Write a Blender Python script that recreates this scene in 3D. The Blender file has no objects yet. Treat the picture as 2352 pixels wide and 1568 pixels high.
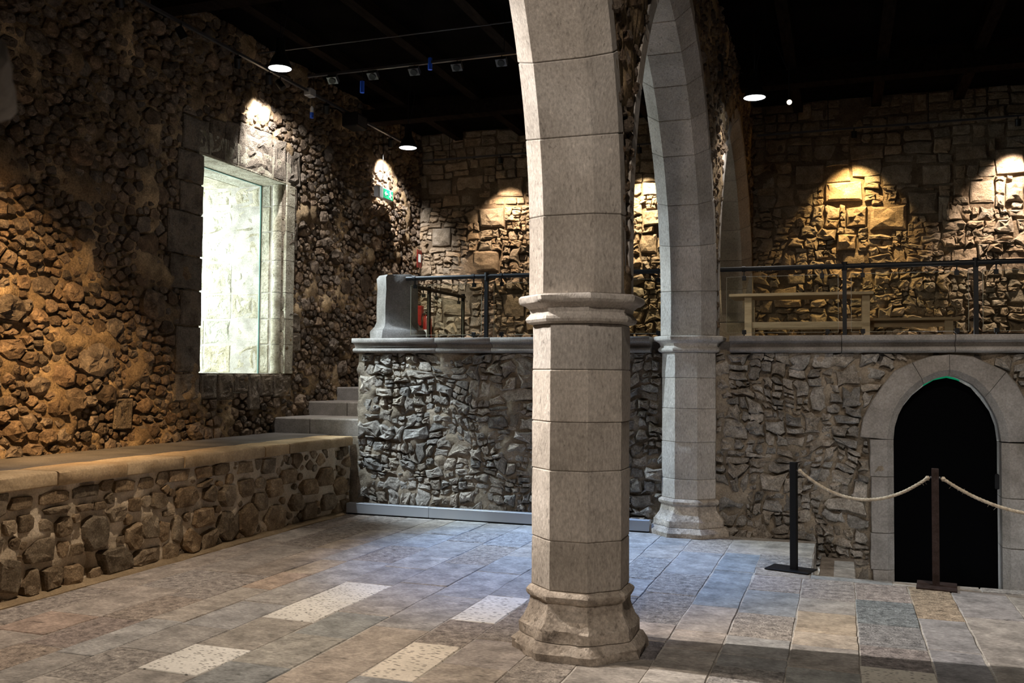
import bpy, math, random
import numpy as np
from mathutils import Vector, noise as mnoise

sc = bpy.context.scene
col = sc.collection
# ------------------------------------------------------------------ camera
CX, CY, FPX, CAMH = 1176.0, 784.0, 2143.49, 1.75
YAW, PIT, ROL = 0.33782109, 0.03654531, 0.00781509
FW = np.array([-math.sin(YAW)*math.cos(PIT), math.cos(YAW)*math.cos(PIT), math.sin(PIT)])
_rt = np.array([math.cos(YAW), math.sin(YAW), 0.0]); _up = np.cross(_rt, FW)
RT = math.cos(ROL)*_rt + math.sin(ROL)*_up
UP = -math.sin(ROL)*_rt + math.cos(ROL)*_up
CAM = np.array([0.0, 0.0, CAMH])
def at(px, py, ax, val):            # the point of the plane axis=val that the photo shows at (px,py)
    d = RT*(px-CX) - UP*(py-CY) + FW*FPX
    return CAM + d*((val-CAM[ax])/d[ax])
def prj(P):
    d = np.asarray(P, float)-CAM; z = d@FW
    if z < .05: return None
    return CX+FPX*(d@RT)/z, CY-FPX*(d@UP)/z, z
cd = bpy.data.cameras.new('camera'); cam = bpy.data.objects.new('camera', cd); col.objects.link(cam)
cd.sensor_width = 36; cd.lens = FPX/2352*36; cd.clip_end = 100
cd.dof.use_dof = True; cd.dof.focus_distance = 8.0; cd.dof.aperture_fstop = 4.0
from mathutils import Matrix
M = Matrix.Identity(4)
for i in range(3):
    M[i][0], M[i][1], M[i][2], M[i][3] = RT[i], UP[i], -FW[i], CAM[i]
cam.matrix_world = M
sc.camera = cam
# ------------------------------------------------------------------ world, exposure, daylight
vs = sc.view_settings
vs.view_transform = 'Standard'; vs.look = 'None'; vs.gamma = 1; vs.exposure = 0.0
vs.use_curve_mapping = False
w = bpy.data.worlds.new('World'); sc.world = w; w.use_nodes = True
w.node_tree.nodes['Background'].inputs[0].default_value = (.80, .90, 1, 1)
w.node_tree.nodes['Background'].inputs[1].default_value = 6.0
sc.cycles.max_bounces = 7; sc.cycles.diffuse_bounces = 4; sc.cycles.glossy_bounces = 3
sc.cycles.transparent_max_bounces = 12; sc.cycles.transmission_bounces = 6
sc.cycles.sample_clamp_indirect = 3.0
sc.cycles.use_denoising = True
def area(name, loc, to, size, size_y, power, color):
    l = bpy.data.lights.new(name, 'AREA'); l.shape = 'RECTANGLE'; l.size = size; l.size_y = size_y
    l.energy = power; l.color = color
    o = bpy.data.objects.new(name, l); col.objects.link(o); o.location = loc
    o.rotation_euler = (Vector(to)-Vector(loc)).to_track_quat('-Z', 'Y').to_euler(); return o
def spot(name, loc, to, power, angle, blend, color, rad=.05, parent=None):
    l = bpy.data.lights.new(name, 'SPOT'); l.energy = power; l.spot_size = math.radians(angle)
    l.spot_blend = blend; l.color = color; l.shadow_soft_size = rad
    o = bpy.data.objects.new(name, l); col.objects.link(o)
    o.rotation_euler = (Vector(to)-Vector(loc)).to_track_quat('-Z', 'Y').to_euler()
    o.location = loc
    return o
def lensspot(name, head_, to, *a):      # light leaving the lens of the spotlight body built at head_
    d = (Vector(to)-Vector(head_)).normalized(); return spot(name, tuple(Vector(head_)+d*.125), to, *a)
WARM = (1, .78, .56); AMBER = (1, .66, .33); COOL = (.62, .80, 1); DAY = (.80, .92, 1); NEUT = (1, .92, .84)
# daylight outside the deep window, at the outer mouth of its embrasure
area('daylight_window', (-9.7, 10.0, 3.3), (-7.2, 10.3, 2.9), 1.6, 2.4, 300, DAY)
# ceiling lamps of the hall (most belong to a lamp body built further down; some are added)
spot('hall_lamp_light', (-4.75, 5.60, 4.98), (-3.8, 5.2, 0), 850, 104, 1, (1, .84, .68), .06)
spot('aisle_lamp_light', (-.75, 1.0, 5.2), (-.9, 6.6, 1.0), 760, 84, .8, (1, .88, .76), .09)
spot('aisle_lamp_light', (1.5, 6.3, 5.2), (.9, 10.2, .6), 520, 66, .9, (1, .90, .78), .09)  # added out of view to brighten the right gallery wall, doorway and floor
lensspot('floor_wash_light', (-3.35, 10.3, 5.38), (-2.6, 8.7, 0), 1300, 50, .8, (.16, .40, 1), .06)
lensspot('rake_light', (-6.78, 10.22, 5.47), (-3.2, 10.45, 1.9), 1900, 60, .9, (.72, .88, 1), .04)  # added cool spot standing in for daylight raking from the window
lensspot('rake_light', (-6.78, 8.30, 5.47), (-5.15, 10.6, 1.15), 2300, 25, 1, (.72, .88, 1), .04)  # added narrow cool spot, window light for the gallery wall's left end
lensspot('column_light', (-6.78, 5.90, 5.47), (-1.9, 5.75, 2.7), 4300, 40, .8, (1, .93, .86), .04)
spot('pendant_light', (-5.64, 8.9, 5.1), (-5.64, 8.9, 0), 50, 70, .8, NEUT, .1)
spot('pendant_light', (-5.85, 12.2, 5.03), (-5.85, 12.2, 0), 130, 110, .6, NEUT, .1)
spot('pendant_light', (-.93, 11.15, 5.03), (-.93, 11.15, 0), 110, 110, .6, (1, .93, .85), .1)
lensspot('track_light', (-6.8, 10.0, 5.485), (-7.1, 10.5, 4.65), 420, 104, .9, (.97, .95, .93), .03)
lensspot('track_light', (-6.8, 13.4, 5.485), (-7.1, 13.9, 4.75), 600, 80, .7, (1, .95, .9), .03)
spot('wall_warm_light', (-4.6, 3.6, 5.5), (-7.156, 6.7, 1.7), 3800, 34, 1, (1, .62, .28), .08)  # warm wash added for the lower left wall, no lamp body
for x_, c_, e_ in ((-5.45, (1, .74, .50), 520), (-3.05, (1, .78, .48), 750), (.22, (1, .66, .27), 600), (2.42, (1, .78, .60), 850)):
    lensspot('wall_washer_light', (x_, 14.84, 5.42), (x_, 15.2, 4.2), e_*.85, 84, 1, c_, .03)
spot('gallery_light', (-1.0, 13.2, 5.4), (1.0, 15.0, 2.4), 12, 100, 1, AMBER, .1)  # unseen amber light over the gallery, no lamp body
area('passage_light', (1.0, 12.3, 2.0), (1.05, 10.9, .8), .6, .6, 14, DAY)

# ------------------------------------------------------------------ materials
def nt(name):
    m = bpy.data.materials.new(name); m.use_nodes = True
    t = m.node_tree; b = t.nodes['Principled BSDF']
    return m, t, b
def N(t, kind, **kw):
    n = t.nodes.new(kind)
    for k, v in kw.items():
        if k.startswith('i_'):
            n.inputs[int(k[2:]) if k[2:].isdigit() else k[2:]].default_value = v
        else: setattr(n, k, v)
    return n
def stone_mat(name, c1, c2, scale=3.0, grain=45.0, gstr=.35, bump=.5, bdist=.012, rough=.92, pits=0.0, pitscale=30.0,
              stretch=(1, 1, 1), bscale=22.0, dots=None, spec=.12, flecks=0, fst=(1, 1, 1), fsc=26, tint=True, c3=None, stretchb=None):
    m, t, b = nt(name); L = t.links.new
    tc = N(t, 'ShaderNodeTexCoord')
    mp = N(t, 'ShaderNodeMapping'); mp.inputs['Scale'].default_value = stretch; L(tc.outputs['Object'], mp.inputs[0])
    mb = N(t, 'ShaderNodeMapping'); mb.inputs['Scale'].default_value = stretchb or stretch; L(tc.outputs['Object'], mb.inputs[0])
    n1 = N(t, 'ShaderNodeTexNoise'); n1.inputs['Scale'].default_value = scale; n1.inputs['Detail'].default_value = 8
    n1.inputs['Roughness'].default_value = .62; L(mp.outputs[0], n1.inputs['Vector'])
    r = N(t, 'ShaderNodeValToRGB'); r.color_ramp.elements[0].position = .33; r.color_ramp.elements[1].position = .67
    r.color_ramp.elements[0].color = (*c1, 1); r.color_ramp.elements[1].color = (*c2, 1)
    if c3:
        e = r.color_ramp.elements.new(.5); e.color = (*c3, 1)
    L(n1.outputs['Fac'], r.inputs[0])
    n2 = N(t, 'ShaderNodeTexNoise'); n2.inputs['Scale'].default_value = grain; n2.inputs['Detail'].default_value = 5
    n2.inputs['Roughness'].default_value = .7; L(mb.outputs[0], n2.inputs['Vector'])
    mr = N(t, 'ShaderNodeMapRange'); mr.inputs[1].default_value = .3; mr.inputs[2].default_value = .7
    mr.inputs[3].default_value = 1-gstr; mr.inputs[4].default_value = 1+gstr; L(n2.outputs['Fac'], mr.inputs[0])
    mx = N(t, 'ShaderNodeVectorMath', operation='SCALE'); L(r.outputs[0], mx.inputs[0]); L(mr.outputs[0], mx.inputs['Scale'])
    last = mx.outputs[0]
    if tint:
        a = N(t, 'ShaderNodeAttribute', attribute_name='tint')
        mm = N(t, 'ShaderNodeVectorMath', operation='MULTIPLY'); L(last, mm.inputs[0]); L(a.outputs['Color'], mm.inputs[1]); last = mm.outputs[0]
    nb = N(t, 'ShaderNodeTexNoise'); nb.inputs['Scale'].default_value = bscale; nb.inputs['Detail'].default_value = 9
    nb.inputs['Roughness'].default_value = .72; L(mb.outputs[0], nb.inputs['Vector'])
    h = nb.outputs['Fac']
    if pits or dots:
        v = N(t, 'ShaderNodeTexVoronoi'); v.inputs['Scale'].default_value = pitscale
        vm = N(t, 'ShaderNodeMapping'); vm.inputs['Scale'].default_value = dots or (1, 1, 1); L(tc.outputs['Object'], vm.inputs[0]); L(vm.outputs[0], v.inputs['Vector'])
        pr = N(t, 'ShaderNodeMapRange'); pr.inputs[1].default_value = .18; pr.inputs[2].default_value = .34
        pr.inputs[3].default_value = 0; pr.inputs[4].default_value = 1; L(v.outputs['Distance'], pr.inputs[0])
        ad = N(t, 'ShaderNodeMath', operation='MULTIPLY_ADD'); L(pr.outputs[0], ad.inputs[0]); ad.inputs[1].default_value = pits or .6; L(h, ad.inputs[2]); h = ad.outputs[0]
        if dots:
            pm = N(t, 'ShaderNodeMapRange'); pm.inputs[3].default_value = .28; pm.inputs[4].default_value = 1; L(pr.outputs[0], pm.inputs[0])
            ms = N(t, 'ShaderNodeVectorMath', operation='SCALE'); L(last, ms.inputs[0]); L(pm.outputs[0], ms.inputs['Scale']); last = ms.outputs[0]
    if flecks:
        fm = N(t, 'ShaderNodeMapping'); fm.inputs['Scale'].default_value = fst; L(tc.outputs['Object'], fm.inputs[0])
        fn = N(t, 'ShaderNodeTexNoise'); fn.inputs['Scale'].default_value = fsc; fn.inputs['Detail'].default_value = 6; fn.inputs['Roughness'].default_value = .65; L(fm.outputs[0], fn.inputs['Vector'])
        fr_ = N(t, 'ShaderNodeValToRGB'); E_ = fr_.color_ramp.elements
        E_[0].position = .33; E_[0].color = (1-flecks*.8,)*3+(1,); E_[1].position = .74; E_[1].color = (1+flecks*1.2,)*3+(1,)
        e1 = E_.new(.40); e1.color = (1, 1, 1, 1); e2 = E_.new(.60); e2.color = (1, 1, 1, 1)
        L(fn.outputs['Fac'], fr_.inputs[0])
        fx = N(t, 'ShaderNodeVectorMath', operation='MULTIPLY'); L(last, fx.inputs[0]); L(fr_.outputs[0], fx.inputs[1]); last = fx.outputs[0]
        fh = N(t, 'ShaderNodeMapRange'); fh.inputs[1].default_value = .30; fh.inputs[2].default_value = .40; L(fn.outputs['Fac'], fh.inputs[0])
        f2 = N(t, 'ShaderNodeMath', operation='MULTIPLY_ADD'); L(fh.outputs[0], f2.inputs[0]); f2.inputs[1].default_value = .5; L(h, f2.inputs[2]); h = f2.outputs[0]
    L(last, b.inputs['Base Color'])
    bp = N(t, 'ShaderNodeBump'); bp.inputs['Strength'].default_value = bump; bp.inputs['Distance'].default_value = bdist
    L(h, bp.inputs['Height']); L(bp.outputs[0], b.inputs['Normal'])
    b.inputs['Roughness'].default_value = rough; b.inputs['Specular IOR Level'].default_value = spec
    return m
def plain(name, c, rough=.5, metal=0, spec=.5, emit=None, es=0, noise=0):
    m, t, b = nt(name)
    b.inputs['Base Color'].default_value = (*c, 1); b.inputs['Roughness'].default_value = rough; b.inputs['Metallic'].default_value = metal
    b.inputs['Specular IOR Level'].default_value = spec
    if emit: b.inputs['Emission Color'].default_value = (*emit, 1); b.inputs['Emission Strength'].default_value = es
    nn = N(t, 'ShaderNodeTexNoise'); nn.inputs['Scale'].default_value = 60; nn.inputs['Detail'].default_value = 4
    mr = N(t, 'ShaderNodeMapRange'); mr.inputs[3].default_value = max(0, rough-.12); mr.inputs[4].default_value = min(1, rough+.12)
    t.links.new(nn.outputs['Fac'], mr.inputs[0]); t.links.new(mr.outputs[0], b.inputs['Roughness'])
    return m
MAT = {
 'stone_left': stone_mat('stone_left', (.14, .10, .07), (.32, .235, .16), 9, 60, .5, 1.0, .035, bscale=20, c3=(.17, .125, .09)),
 'mortar_left': stone_mat('mortar_left', (.15, .10, .06), (.64, .46, .27), 1.9, 55, .5, 1.0, .05, bscale=15, tint=False, c3=(.27, .19, .11)),
 'stone_bench': stone_mat('stone_bench', (.21, .145, .085), (.50, .375, .24), 9, 70, .5, 1, .032, bscale=26, c3=(.33, .24, .15)),
 'mortar_bench': stone_mat('mortar_bench', (.46, .355, .235), (.70, .57, .41), 3, 60, .25, .7, .02, bscale=25, tint=False),
 'stone_gallery': stone_mat('stone_gallery', (.19, .165, .14), (.46, .41, .36), 9, 60, .5, 1, .028, bscale=24, c3=(.30, .265, .225)),
 'mortar_gallery': stone_mat('mortar_gallery', (.20, .16, .115), (.38, .31, .235), 4, 60, .35, .9, .03, bscale=18, tint=False),
 'stone_back': stone_mat('stone_back', (.24, .185, .13), (.42, .34, .26), 7, 60, .4, 1, .028, bscale=20, c3=(.32, .255, .185)),
 'mortar_back': stone_mat('mortar_back', (.12, .09, .062), (.24, .185, .13), 4, 60, .35, .9, .03, bscale=16, tint=False),
 'ashlar': stone_mat('ashlar', (.33, .30, .265), (.50, .46, .42), 2.2, 70, .30, .7, .007, bscale=60, pits=.22, pitscale=20, stretchb=(1, 1, .45), c3=(.42, .38, .34), flecks=.35, fst=(1, 1, .5), fsc=30),
 'quoin': stone_mat('quoin', (.11, .085, .062), (.27, .215, .16), 5, 50, .35, 1, .045, bscale=20, pits=.3, pitscale=40, c3=(.22, .18, .14)),
 'base_stone': stone_mat('base_stone', (.22, .185, .155), (.56, .49, .42), 5, 45, .35, .7, .014, bscale=22, pits=.2, c3=(.42, .36, .30), flecks=.5, fsc=16),
 'cornice': stone_mat('cornice', (.19, .17, .15), (.31, .28, .255), 4, 60, .28, .6, .006, bscale=60, pits=.1, pitscale=50),
 'coping': stone_mat('coping', (.30, .205, .11), (.50, .365, .22), 2.5, 50, .25, .5, .01, bscale=26, pits=.15),
 'fillet': stone_mat('fillet', (.20, .14, .08), (.34, .25, .15), 3, 60, .25, .5, .01, tint=False),
 'walk': stone_mat('walk', (.085, .075, .066), (.155, .138, .122), 2, 60, .25, .4, .008, bscale=26),
 'slab': stone_mat('slab', (.21, .198, .185), (.44, .415, .39), 5.5, 45, .42, .7, .010, bscale=20, pits=.15, pitscale=26, stretchb=(.6, 1.5, 1), rough=.75, spec=.3, flecks=.55, fst=(.45, 1.5, 1), fsc=14),
 'slab_pitted': stone_mat('slab_pitted', (.17, .155, .145), (.47, .43, .39), 16, 60, .45, .9, .012, bscale=30, pits=.4, pitscale=38, rough=.85, flecks=.6, fst=(.5, 1.5, 1), fsc=24),
 'slab_dotted': stone_mat('slab_dotted', (.62, .60, .56), (.78, .76, .72), 3, 50, .12, .6, .008, bscale=30, dots=(.9, 1.9, 1), pitscale=27, pits=.6, rough=.8),
 'slab_spotted': stone_mat('slab_spotted', (.60, .56, .50), (.76, .71, .64), 3, 50, .15, .6, .008, bscale=30, dots=(.8, 2.0, 1), pitscale=22, pits=.5, rough=.8),
 'joint': stone_mat('joint', (.28, .255, .225), (.54, .50, .45), 5, 60, .3, .6, .01, tint=False),
 'plaster': stone_mat('plaster', (.25, .19, .145), (.36, .29, .23), 2, 90, .15, .2, .004, tint=False),
 'jamb': stone_mat('jamb', (.26, .23, .16), (.62, .58, .47), 4.5, 40, .3, 1, .03, bscale=16, pits=.2),
 'red_stone': stone_mat('red_stone', (.24, .13, .09), (.36, .22, .15), 6, 60, .3, .6, .01),
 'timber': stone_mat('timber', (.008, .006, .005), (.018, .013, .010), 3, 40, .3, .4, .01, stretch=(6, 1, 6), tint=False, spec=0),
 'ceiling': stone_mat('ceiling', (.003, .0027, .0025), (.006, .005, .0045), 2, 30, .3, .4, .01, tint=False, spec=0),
 'wood': stone_mat('wood', (.50, .34, .20), (.66, .48, .30), 4, 60, .12, .2, .003, stretch=(1, 6, 6), tint=False, rough=.5),
 'black': plain('black', (.006, .006, .007), .45, 0, .25),
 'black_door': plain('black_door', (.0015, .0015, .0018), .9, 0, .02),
 'rust': stone_mat('rust', (.028, .018, .015), (.06, .042, .04), 14, 80, .3, .3, .002, tint=False, rough=.5),
 'white_plastic': plain('white_plastic', (.75, .76, .78), .4),
 'blue_plastic': plain('blue_plastic', (.02, .10, .65), .4),
 'grey_metal': plain('grey_metal', (.44, .46, .50), .45, .35),
 'red': plain('red', (.20, .010, .008), .35), 'silver': plain('silver', (.6, .6, .62), .25, .9),
 'rope': stone_mat('rope', (.42, .34, .25), (.70, .62, .50), 30, 150, .3, .8, .004, bscale=120, tint=False),
 'lamp_glow': plain('lamp_glow', (.9, .9, .9), .4, emit=(.90, .96, 1), es=14),
 'lamp_warm': plain('lamp_warm', (.9, .9, .9), .4, emit=(1, .93, .85), es=10),
 'spot_glow': plain('spot_glow', (.9, .9, .9), .4, emit=(1, .85, .6), es=6),
 'green_sign': plain('green_sign', (.01, .32, .14), .4, emit=(.01, .50, .22), es=.30),
 'sign_white': plain('sign_white', (.85, .88, .86), .4, emit=(.8, .9, .85), es=.35),
}
m, t, b = nt('glass')
b.inputs['Base Color'].default_value = (.93, .98, .95, 1); b.inputs['Roughness'].default_value = 0.02
tr = N(t, 'ShaderNodeBsdfTransparent'); tr.inputs[0].default_value = (.95, .97, .94, 1)
gl = N(t, 'ShaderNodeBsdfGlossy'); gl.inputs['Roughness'].default_value = .02
fr = N(t, 'ShaderNodeFresnel'); fr.inputs[0].default_value = 1.5
mxs = N(t, 'ShaderNodeMixShader'); ge = N(t, 'ShaderNodeNewGeometry'); iv = N(t, 'ShaderNodeMath', operation='SUBTRACT'); iv.inputs[0].default_value = 1; t.links.new(ge.outputs['Backfacing'], iv.inputs[1])
mu = N(t, 'ShaderNodeMath', operation='MULTIPLY'); t.links.new(fr.outputs[0], mu.inputs[0]); t.links.new(iv.outputs[0], mu.inputs[1]); t.links.new(mu.outputs[0], mxs.inputs[0]); t.links.new(tr.outputs[0], mxs.inputs[1]); t.links.new(gl.outputs[0], mxs.inputs[2])
t.links.new(mxs.outputs[0], t.nodes['Material Output'].inputs[0]); MAT['glass'] = m
MAT['glass_edge'] = plain('glass_edge', (.10, .26, .24), .3)
MAT['rail_glass_edge'] = plain('rail_glass_edge', (.30, .29, .22), .3)
m, t, b = nt('stair_stone'); bpy.data.materials.remove(m)

# ------------------------------------------------------------------ object helpers
ORG = {}
def tag(o, label=None, cat=None, group=None, kind=None):
    if label: o['label'] = label
    if cat: o['category'] = cat
    if group: o['group'] = group
    if kind: o['kind'] = kind
    return o
def empty(name, loc=(0, 0, 0), **k):
    o = bpy.data.objects.new(name, None); col.objects.link(o); o.location = loc; o.empty_display_size = .1
    ORG[o.name] = Vector(loc); return tag(o, **k)
class MB:
    def __init__(s): s.v = []; s.f = []; s.t = []
    def add(s, vs, fs, tint=(1, 1, 1)):
        o = len(s.v); s.v += [tuple(p) for p in vs]; s.f += [tuple(i+o for i in f) for f in fs]; s.t += [tint]*len(vs); return s
    def box(s, a, b, tint=(1, 1, 1), bev=0.0):
        (x0, y0, z0), (x1, y1, z1) = a, b
        if bev <= 0:
            vs = [(x0, y0, z0), (x1, y0, z0), (x1, y1, z0), (x0, y1, z0), (x0, y0, z1), (x1, y0, z1), (x1, y1, z1), (x0, y1, z1)]
            return s.add(vs, [(3, 2, 1, 0), (4, 5, 6, 7), (0, 1, 5, 4), (1, 2, 6, 5), (2, 3, 7, 6), (3, 0, 4, 7)], tint)
        q = [(x0, y0), (x1, y0), (x1, y1), (x0, y1)]; e = bev
        qi = [(x0+e, y0+e), (x1-e, y0+e), (x1-e, y1-e), (x0+e, y1-e)]
        return s.loft([[(x, y, z0) for x, y in qi], [(x, y, z0+e) for x, y in q], [(x, y, z1-e) for x, y in q], [(x, y, z1) for x, y in qi]], tint=tint)
    def loft(s, rings, closed=True, caps=True, tint=(1, 1, 1)):
        n = len(rings[0]); vs = [p for r in rings for p in r]; fs = []
        for k in range(len(rings)-1):
            for i in range(n if closed else n-1):
                j = (i+1) % n; fs.append((k*n+i, k*n+j, (k+1)*n+j, (k+1)*n+i))
        if caps: fs.append(tuple(range(n-1, -1, -1))); fs.append(tuple((len(rings)-1)*n+i for i in range(n)))
        return s.add(vs, fs, tint)
    def tube(s, pts, r, n=8, tint=(1, 1, 1), caps=True):
        pts = [Vector(p) for p in pts]; rings = []; ref = None
        for i, p in enumerate(pts):
            d = (pts[min(i+1, len(pts)-1)]-pts[max(i-1, 0)]).normalized()
            if ref is None: ref = Vector((0, 0, 1)) if abs(d.z) < .9 else Vector((1, 0, 0))
            a = (ref-d*ref.dot(d)).normalized(); ref = a; b = d.cross(a)
            rr = r[i] if isinstance(r, (list, tuple)) else r
            rings.append([tuple(p+(a*math.cos(6.28318*k/n)+b*math.sin(6.28318*k/n))*rr) for k in range(n)])
        return s.loft(rings, caps=caps, tint=tint)
    def build(s, name, mat, parent=None, smooth=False, sh=None, **k):
        me = bpy.data.meshes.new(name)
        off = Vector((0, 0, 0)); p = parent
        while p is not None: off = off + ORG.get(p.name, Vector((0, 0, 0))); p = p.parent
        v = np.array(s.v, float)-np.array(off)
        me.from_pydata(v.tolist(), [], s.f); me.update()
        ca = me.color_attributes.new('tint', 'FLOAT_COLOR', 'POINT')
        c = np.ones((len(s.v), 4)); c[:, :3] = np.array(s.t); ca.data.foreach_set('color', c.ravel())
        me.materials.append(MAT[mat] if isinstance(mat, str) else mat)
        if smooth: me.polygons.foreach_set('use_smooth', [True]*len(me.polygons))
        o = bpy.data.objects.new(name, me); col.objects.link(o)
        if parent is not None: o.parent = parent
        return tag(o, **k)
def shade_sharp(o, ang=35):
    me = o.data; me.polygons.foreach_set('use_smooth', [True]*len(me.polygons))
    try: me.set_sharp_from_angle(angle=math.radians(ang))
    except Exception: pass
    return o
def rtint(rng, lo=.72, hi=1.25, hue=.06):
    b = rng.uniform(lo, hi); h = rng.uniform(-hue, hue); return (b*(1+h), b, b*(1-h*1.3))
def fr3(x, y, z, s, o=5): return mnoise.fractal(Vector((x*s, y*s, z*s)), 1.0, 2.0, o)

# ------------------------------------------------------------------ rubble masonry
def make_seeds(u0, u1, v0, v1, sizes, asp, rng, inside=None, fixed=(), pack=.80):
    """sizes: list of (radius, tries); radius in v units, the u radius is radius*asp"""
    U = [f[0]/asp for f in fixed]; V = [f[1] for f in fixed]; R = [f[2] for f in fixed]
    U = np.array(U+[1e9]*1); V = np.array(V+[1e9]); R = np.array(R+[.001])
    buf = [(a, b, c) for a, b, c in zip(U, V, R)]
    ua, va, ra = U, V, R
    for r0, tries in sizes:
        for _ in range(tries):
            u = rng.uniform(u0, u1)/asp; v = rng.uniform(v0, v1); r = r0*rng.uniform(.82, 1.2)
            if inside and not inside(u*asp, v): continue
            if (((ua-u)**2+(va-v)**2) < ((ra+r)*pack)**2).any(): continue
            ua = np.append(ua, u); va = np.append(va, v); ra = np.append(ra, r)
    k = ua < 1e8
    return ua[k], va[k], ra[k]
def clip(poly, a, b, c):       # keep a*x+b*y<=c
    out = []
    for i in range(len(poly)):
        p, q = poly[i], poly[(i+1) % len(poly)]; dp = a*p[0]+b*p[1]-c; dq = a*q[0]+b*q[1]-c
        if dp <= 0: out.append(p)
        if dp*dq < 0:
            t = dp/(dp-dq); out.append((p[0]+t*(q[0]-p[0]), p[1]+t*(q[1]-p[1])))
    return out
def power_cells(seeds, asp, rng, holes=(), bounds=None, grow=1.45, shapes=()):
    ua, va, ra = seeds; out = []
    for i in range(len(ua)):
        x, y, r = ua[i], va[i], ra[i]
        R = r*grow; poly = [(x+R*math.cos(t), y+R*math.sin(t)) for t in [k*math.pi/5+.3*rng.random() for k in range(10)]]
        poly = [(x+(px-x)*rng.uniform(.8, 1.12), y+(py-y)*rng.uniform(.8, 1.12)) for px, py in poly]
        if i < len(shapes):
            su, sv = shapes[i]; su = su/asp*1.06; sv *= 1.06; k_ = [rng.uniform(.45, .95) for _ in range(8)]
            poly = [(x+su, y+sv*k_[0]*.8), (x+su*k_[1], y+sv), (x-su*k_[2], y+sv), (x-su, y+sv*k_[3]*.8), (x-su, y-sv*k_[4]*.8), (x-su*k_[5], y-sv), (x+su*k_[6], y-sv), (x+su, y-sv*k_[7]*.8)]
        d2 = (ua-x)**2+(va-y)**2; idx = np.argsort(d2)[1:18]
        for j in idx:
            if d2[j] > (R+ra[j]*grow)**2*1.5: break
            nx, ny = ua[j]-x, va[j]-y
            c = (ua[j]**2+va[j]**2-ra[j]**2-x*x-y*y+r*r)/2
            poly = clip(poly, nx, ny, c)
            if len(poly) < 3: break
        if len(poly) < 3: continue
        P = [(px*asp, py) for px, py in poly]; cx, cy = x*asp, y
        if bounds:
            for a, b, c in ((1, 0, bounds[1]), (-1, 0, -bounds[0]), (0, 1, bounds[3]), (0, -1, -bounds[2])):
                P = clip(P, a, b, c) if len(P) > 2 else P
        dead = False
        for H in holes:            # convex holes, CCW outline
            best = None
            for k in range(len(H)):
                p, q = H[k], H[(k+1) % len(H)]; nx, ny = q[1]-p[1], -(q[0]-p[0]); l = math.hypot(nx, ny)
                if l < 1e-6: continue
                nx /= l; ny /= l; dd = nx*(cx-p[0])+ny*(cy-p[1])
                if best is None or dd > best[0]: best = (dd, nx, ny, nx*p[0]+ny*p[1])
            if best[0] <= 0: dead = True; break
            if best[0] < r*asp*2 and len(P) > 2: P = clip(P, -best[1], -best[2], -best[3])
        if dead or len(P) < 3: continue
        out.append((cx, cy, r, P))
    return out
def coursed(u0, u1, v0, v1, rng, amax, amin, asp=1.7, holes=(), bounds=None, warp=.05, ws=1.1, jit=.14, big=0.0):
    """roughly coursed rubble: the face is split again and again into unequal stones, then the joints are bent"""
    out = []; stack = []
    v = v0
    while v < v1-.05:        # bands of uneven height, each with its own upright cuts
        h = min(rng.uniform(.22, .5), v1-v); h = v1-v if v1-v-h < .15 else h; u = u0
        while u < u1-.05:
            w_ = min(h*rng.uniform(.7, 1.9), u1-u); w_ = u1-u if u1-u-w_ < .1 else w_; stack.append((u, u+w_, v, v+h)); u += w_
        v += h
    while stack:
        a, b, c, d = stack.pop(); w, h = b-a, d-c; A = w*h
        lim = math.exp(rng.uniform(math.log(amin), math.log(amax)))
        if A < lim or (A < amax*2.2 and rng.random() < big):
            if w/h < 3.6 and h/w < 1.5: 
                out.append((a, b, c, d)); continue
        f = rng.uniform(.32, .68)
        if w > h*asp*rng.uniform(.55, 1.1): stack += [(a, a+w*f, c, d), (a+w*f, b, c, d)]
        else: stack += [(a, b, c, c+h*f), (a, b, c+h*f, d)]
    cells = []
    def wv(u, v): return (u+warp*mnoise.fractal(Vector((u*ws, v*ws, 1.7)), 1, 2, 3), v+warp*mnoise.fractal(Vector((u*ws, v*ws*1.3, 8.3)), 1, 2, 3))
    for a, b, c, d in out:
        w, h = b-a, d-c; m = min(w, h); q = []
        cut = [rng.uniform(.0, .34)*m if rng.random() < .75 else 0 for _ in range(8)]
        base = [(a+cut[0], c), (b-cut[1], c), (b, c+cut[2]), (b, d-cut[3]), (b-cut[4], d), (a+cut[5], d), (a, d-cut[6]), (a, c+cut[7])]
        pts = []
        for k in range(8):
            p, n = base[k], base[(k+1) % 8]; pts.append(p)
            if math.hypot(n[0]-p[0], n[1]-p[1]) > m*.8: pts.append(((p[0]+n[0])/2+rng.uniform(-.07, .07)*m, (p[1]+n[1])/2+rng.uniform(-.07, .07)*m))
        P = [wv(x+rng.uniform(-jit, jit)*m*.35, y+rng.uniform(-jit, jit)*m*.35) for x, y in pts]
        P = dedupe(P, m*.10)
        cx = sum(p[0] for p in P)/len(P); cy = sum(p[1] for p in P)/len(P); r = math.sqrt(w*h)/2
        if bounds:
            for aa, bb, cc in ((1, 0, bounds[1]), (-1, 0, -bounds[0]), (0, 1, bounds[3]), (0, -1, -bounds[2])):
                if len(P) > 2: P = clip(P, aa, bb, cc)
        dead = False
        for H in holes:
            best = None
            for k in range(len(H)):
                p, n = H[k], H[(k+1) % len(H)]; nx, ny = n[1]-p[1], -(n[0]-p[0]); l = math.hypot(nx, ny)
                if l < 1e-6: continue
                nx /= l; ny /= l; dd = nx*(cx-p[0])+ny*(cy-p[1])
                if best is None or dd > best[0]: best = (dd, nx, ny, nx*p[0]+ny*p[1])
            if best[0] <= 0: dead = True; break
            if best[0] < max(w, h) and len(P) > 2: P = clip(P, -best[1], -best[2], -best[3])
        if not dead and len(P) > 2: cells.append((cx, cy, r, P))
    return cells
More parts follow.
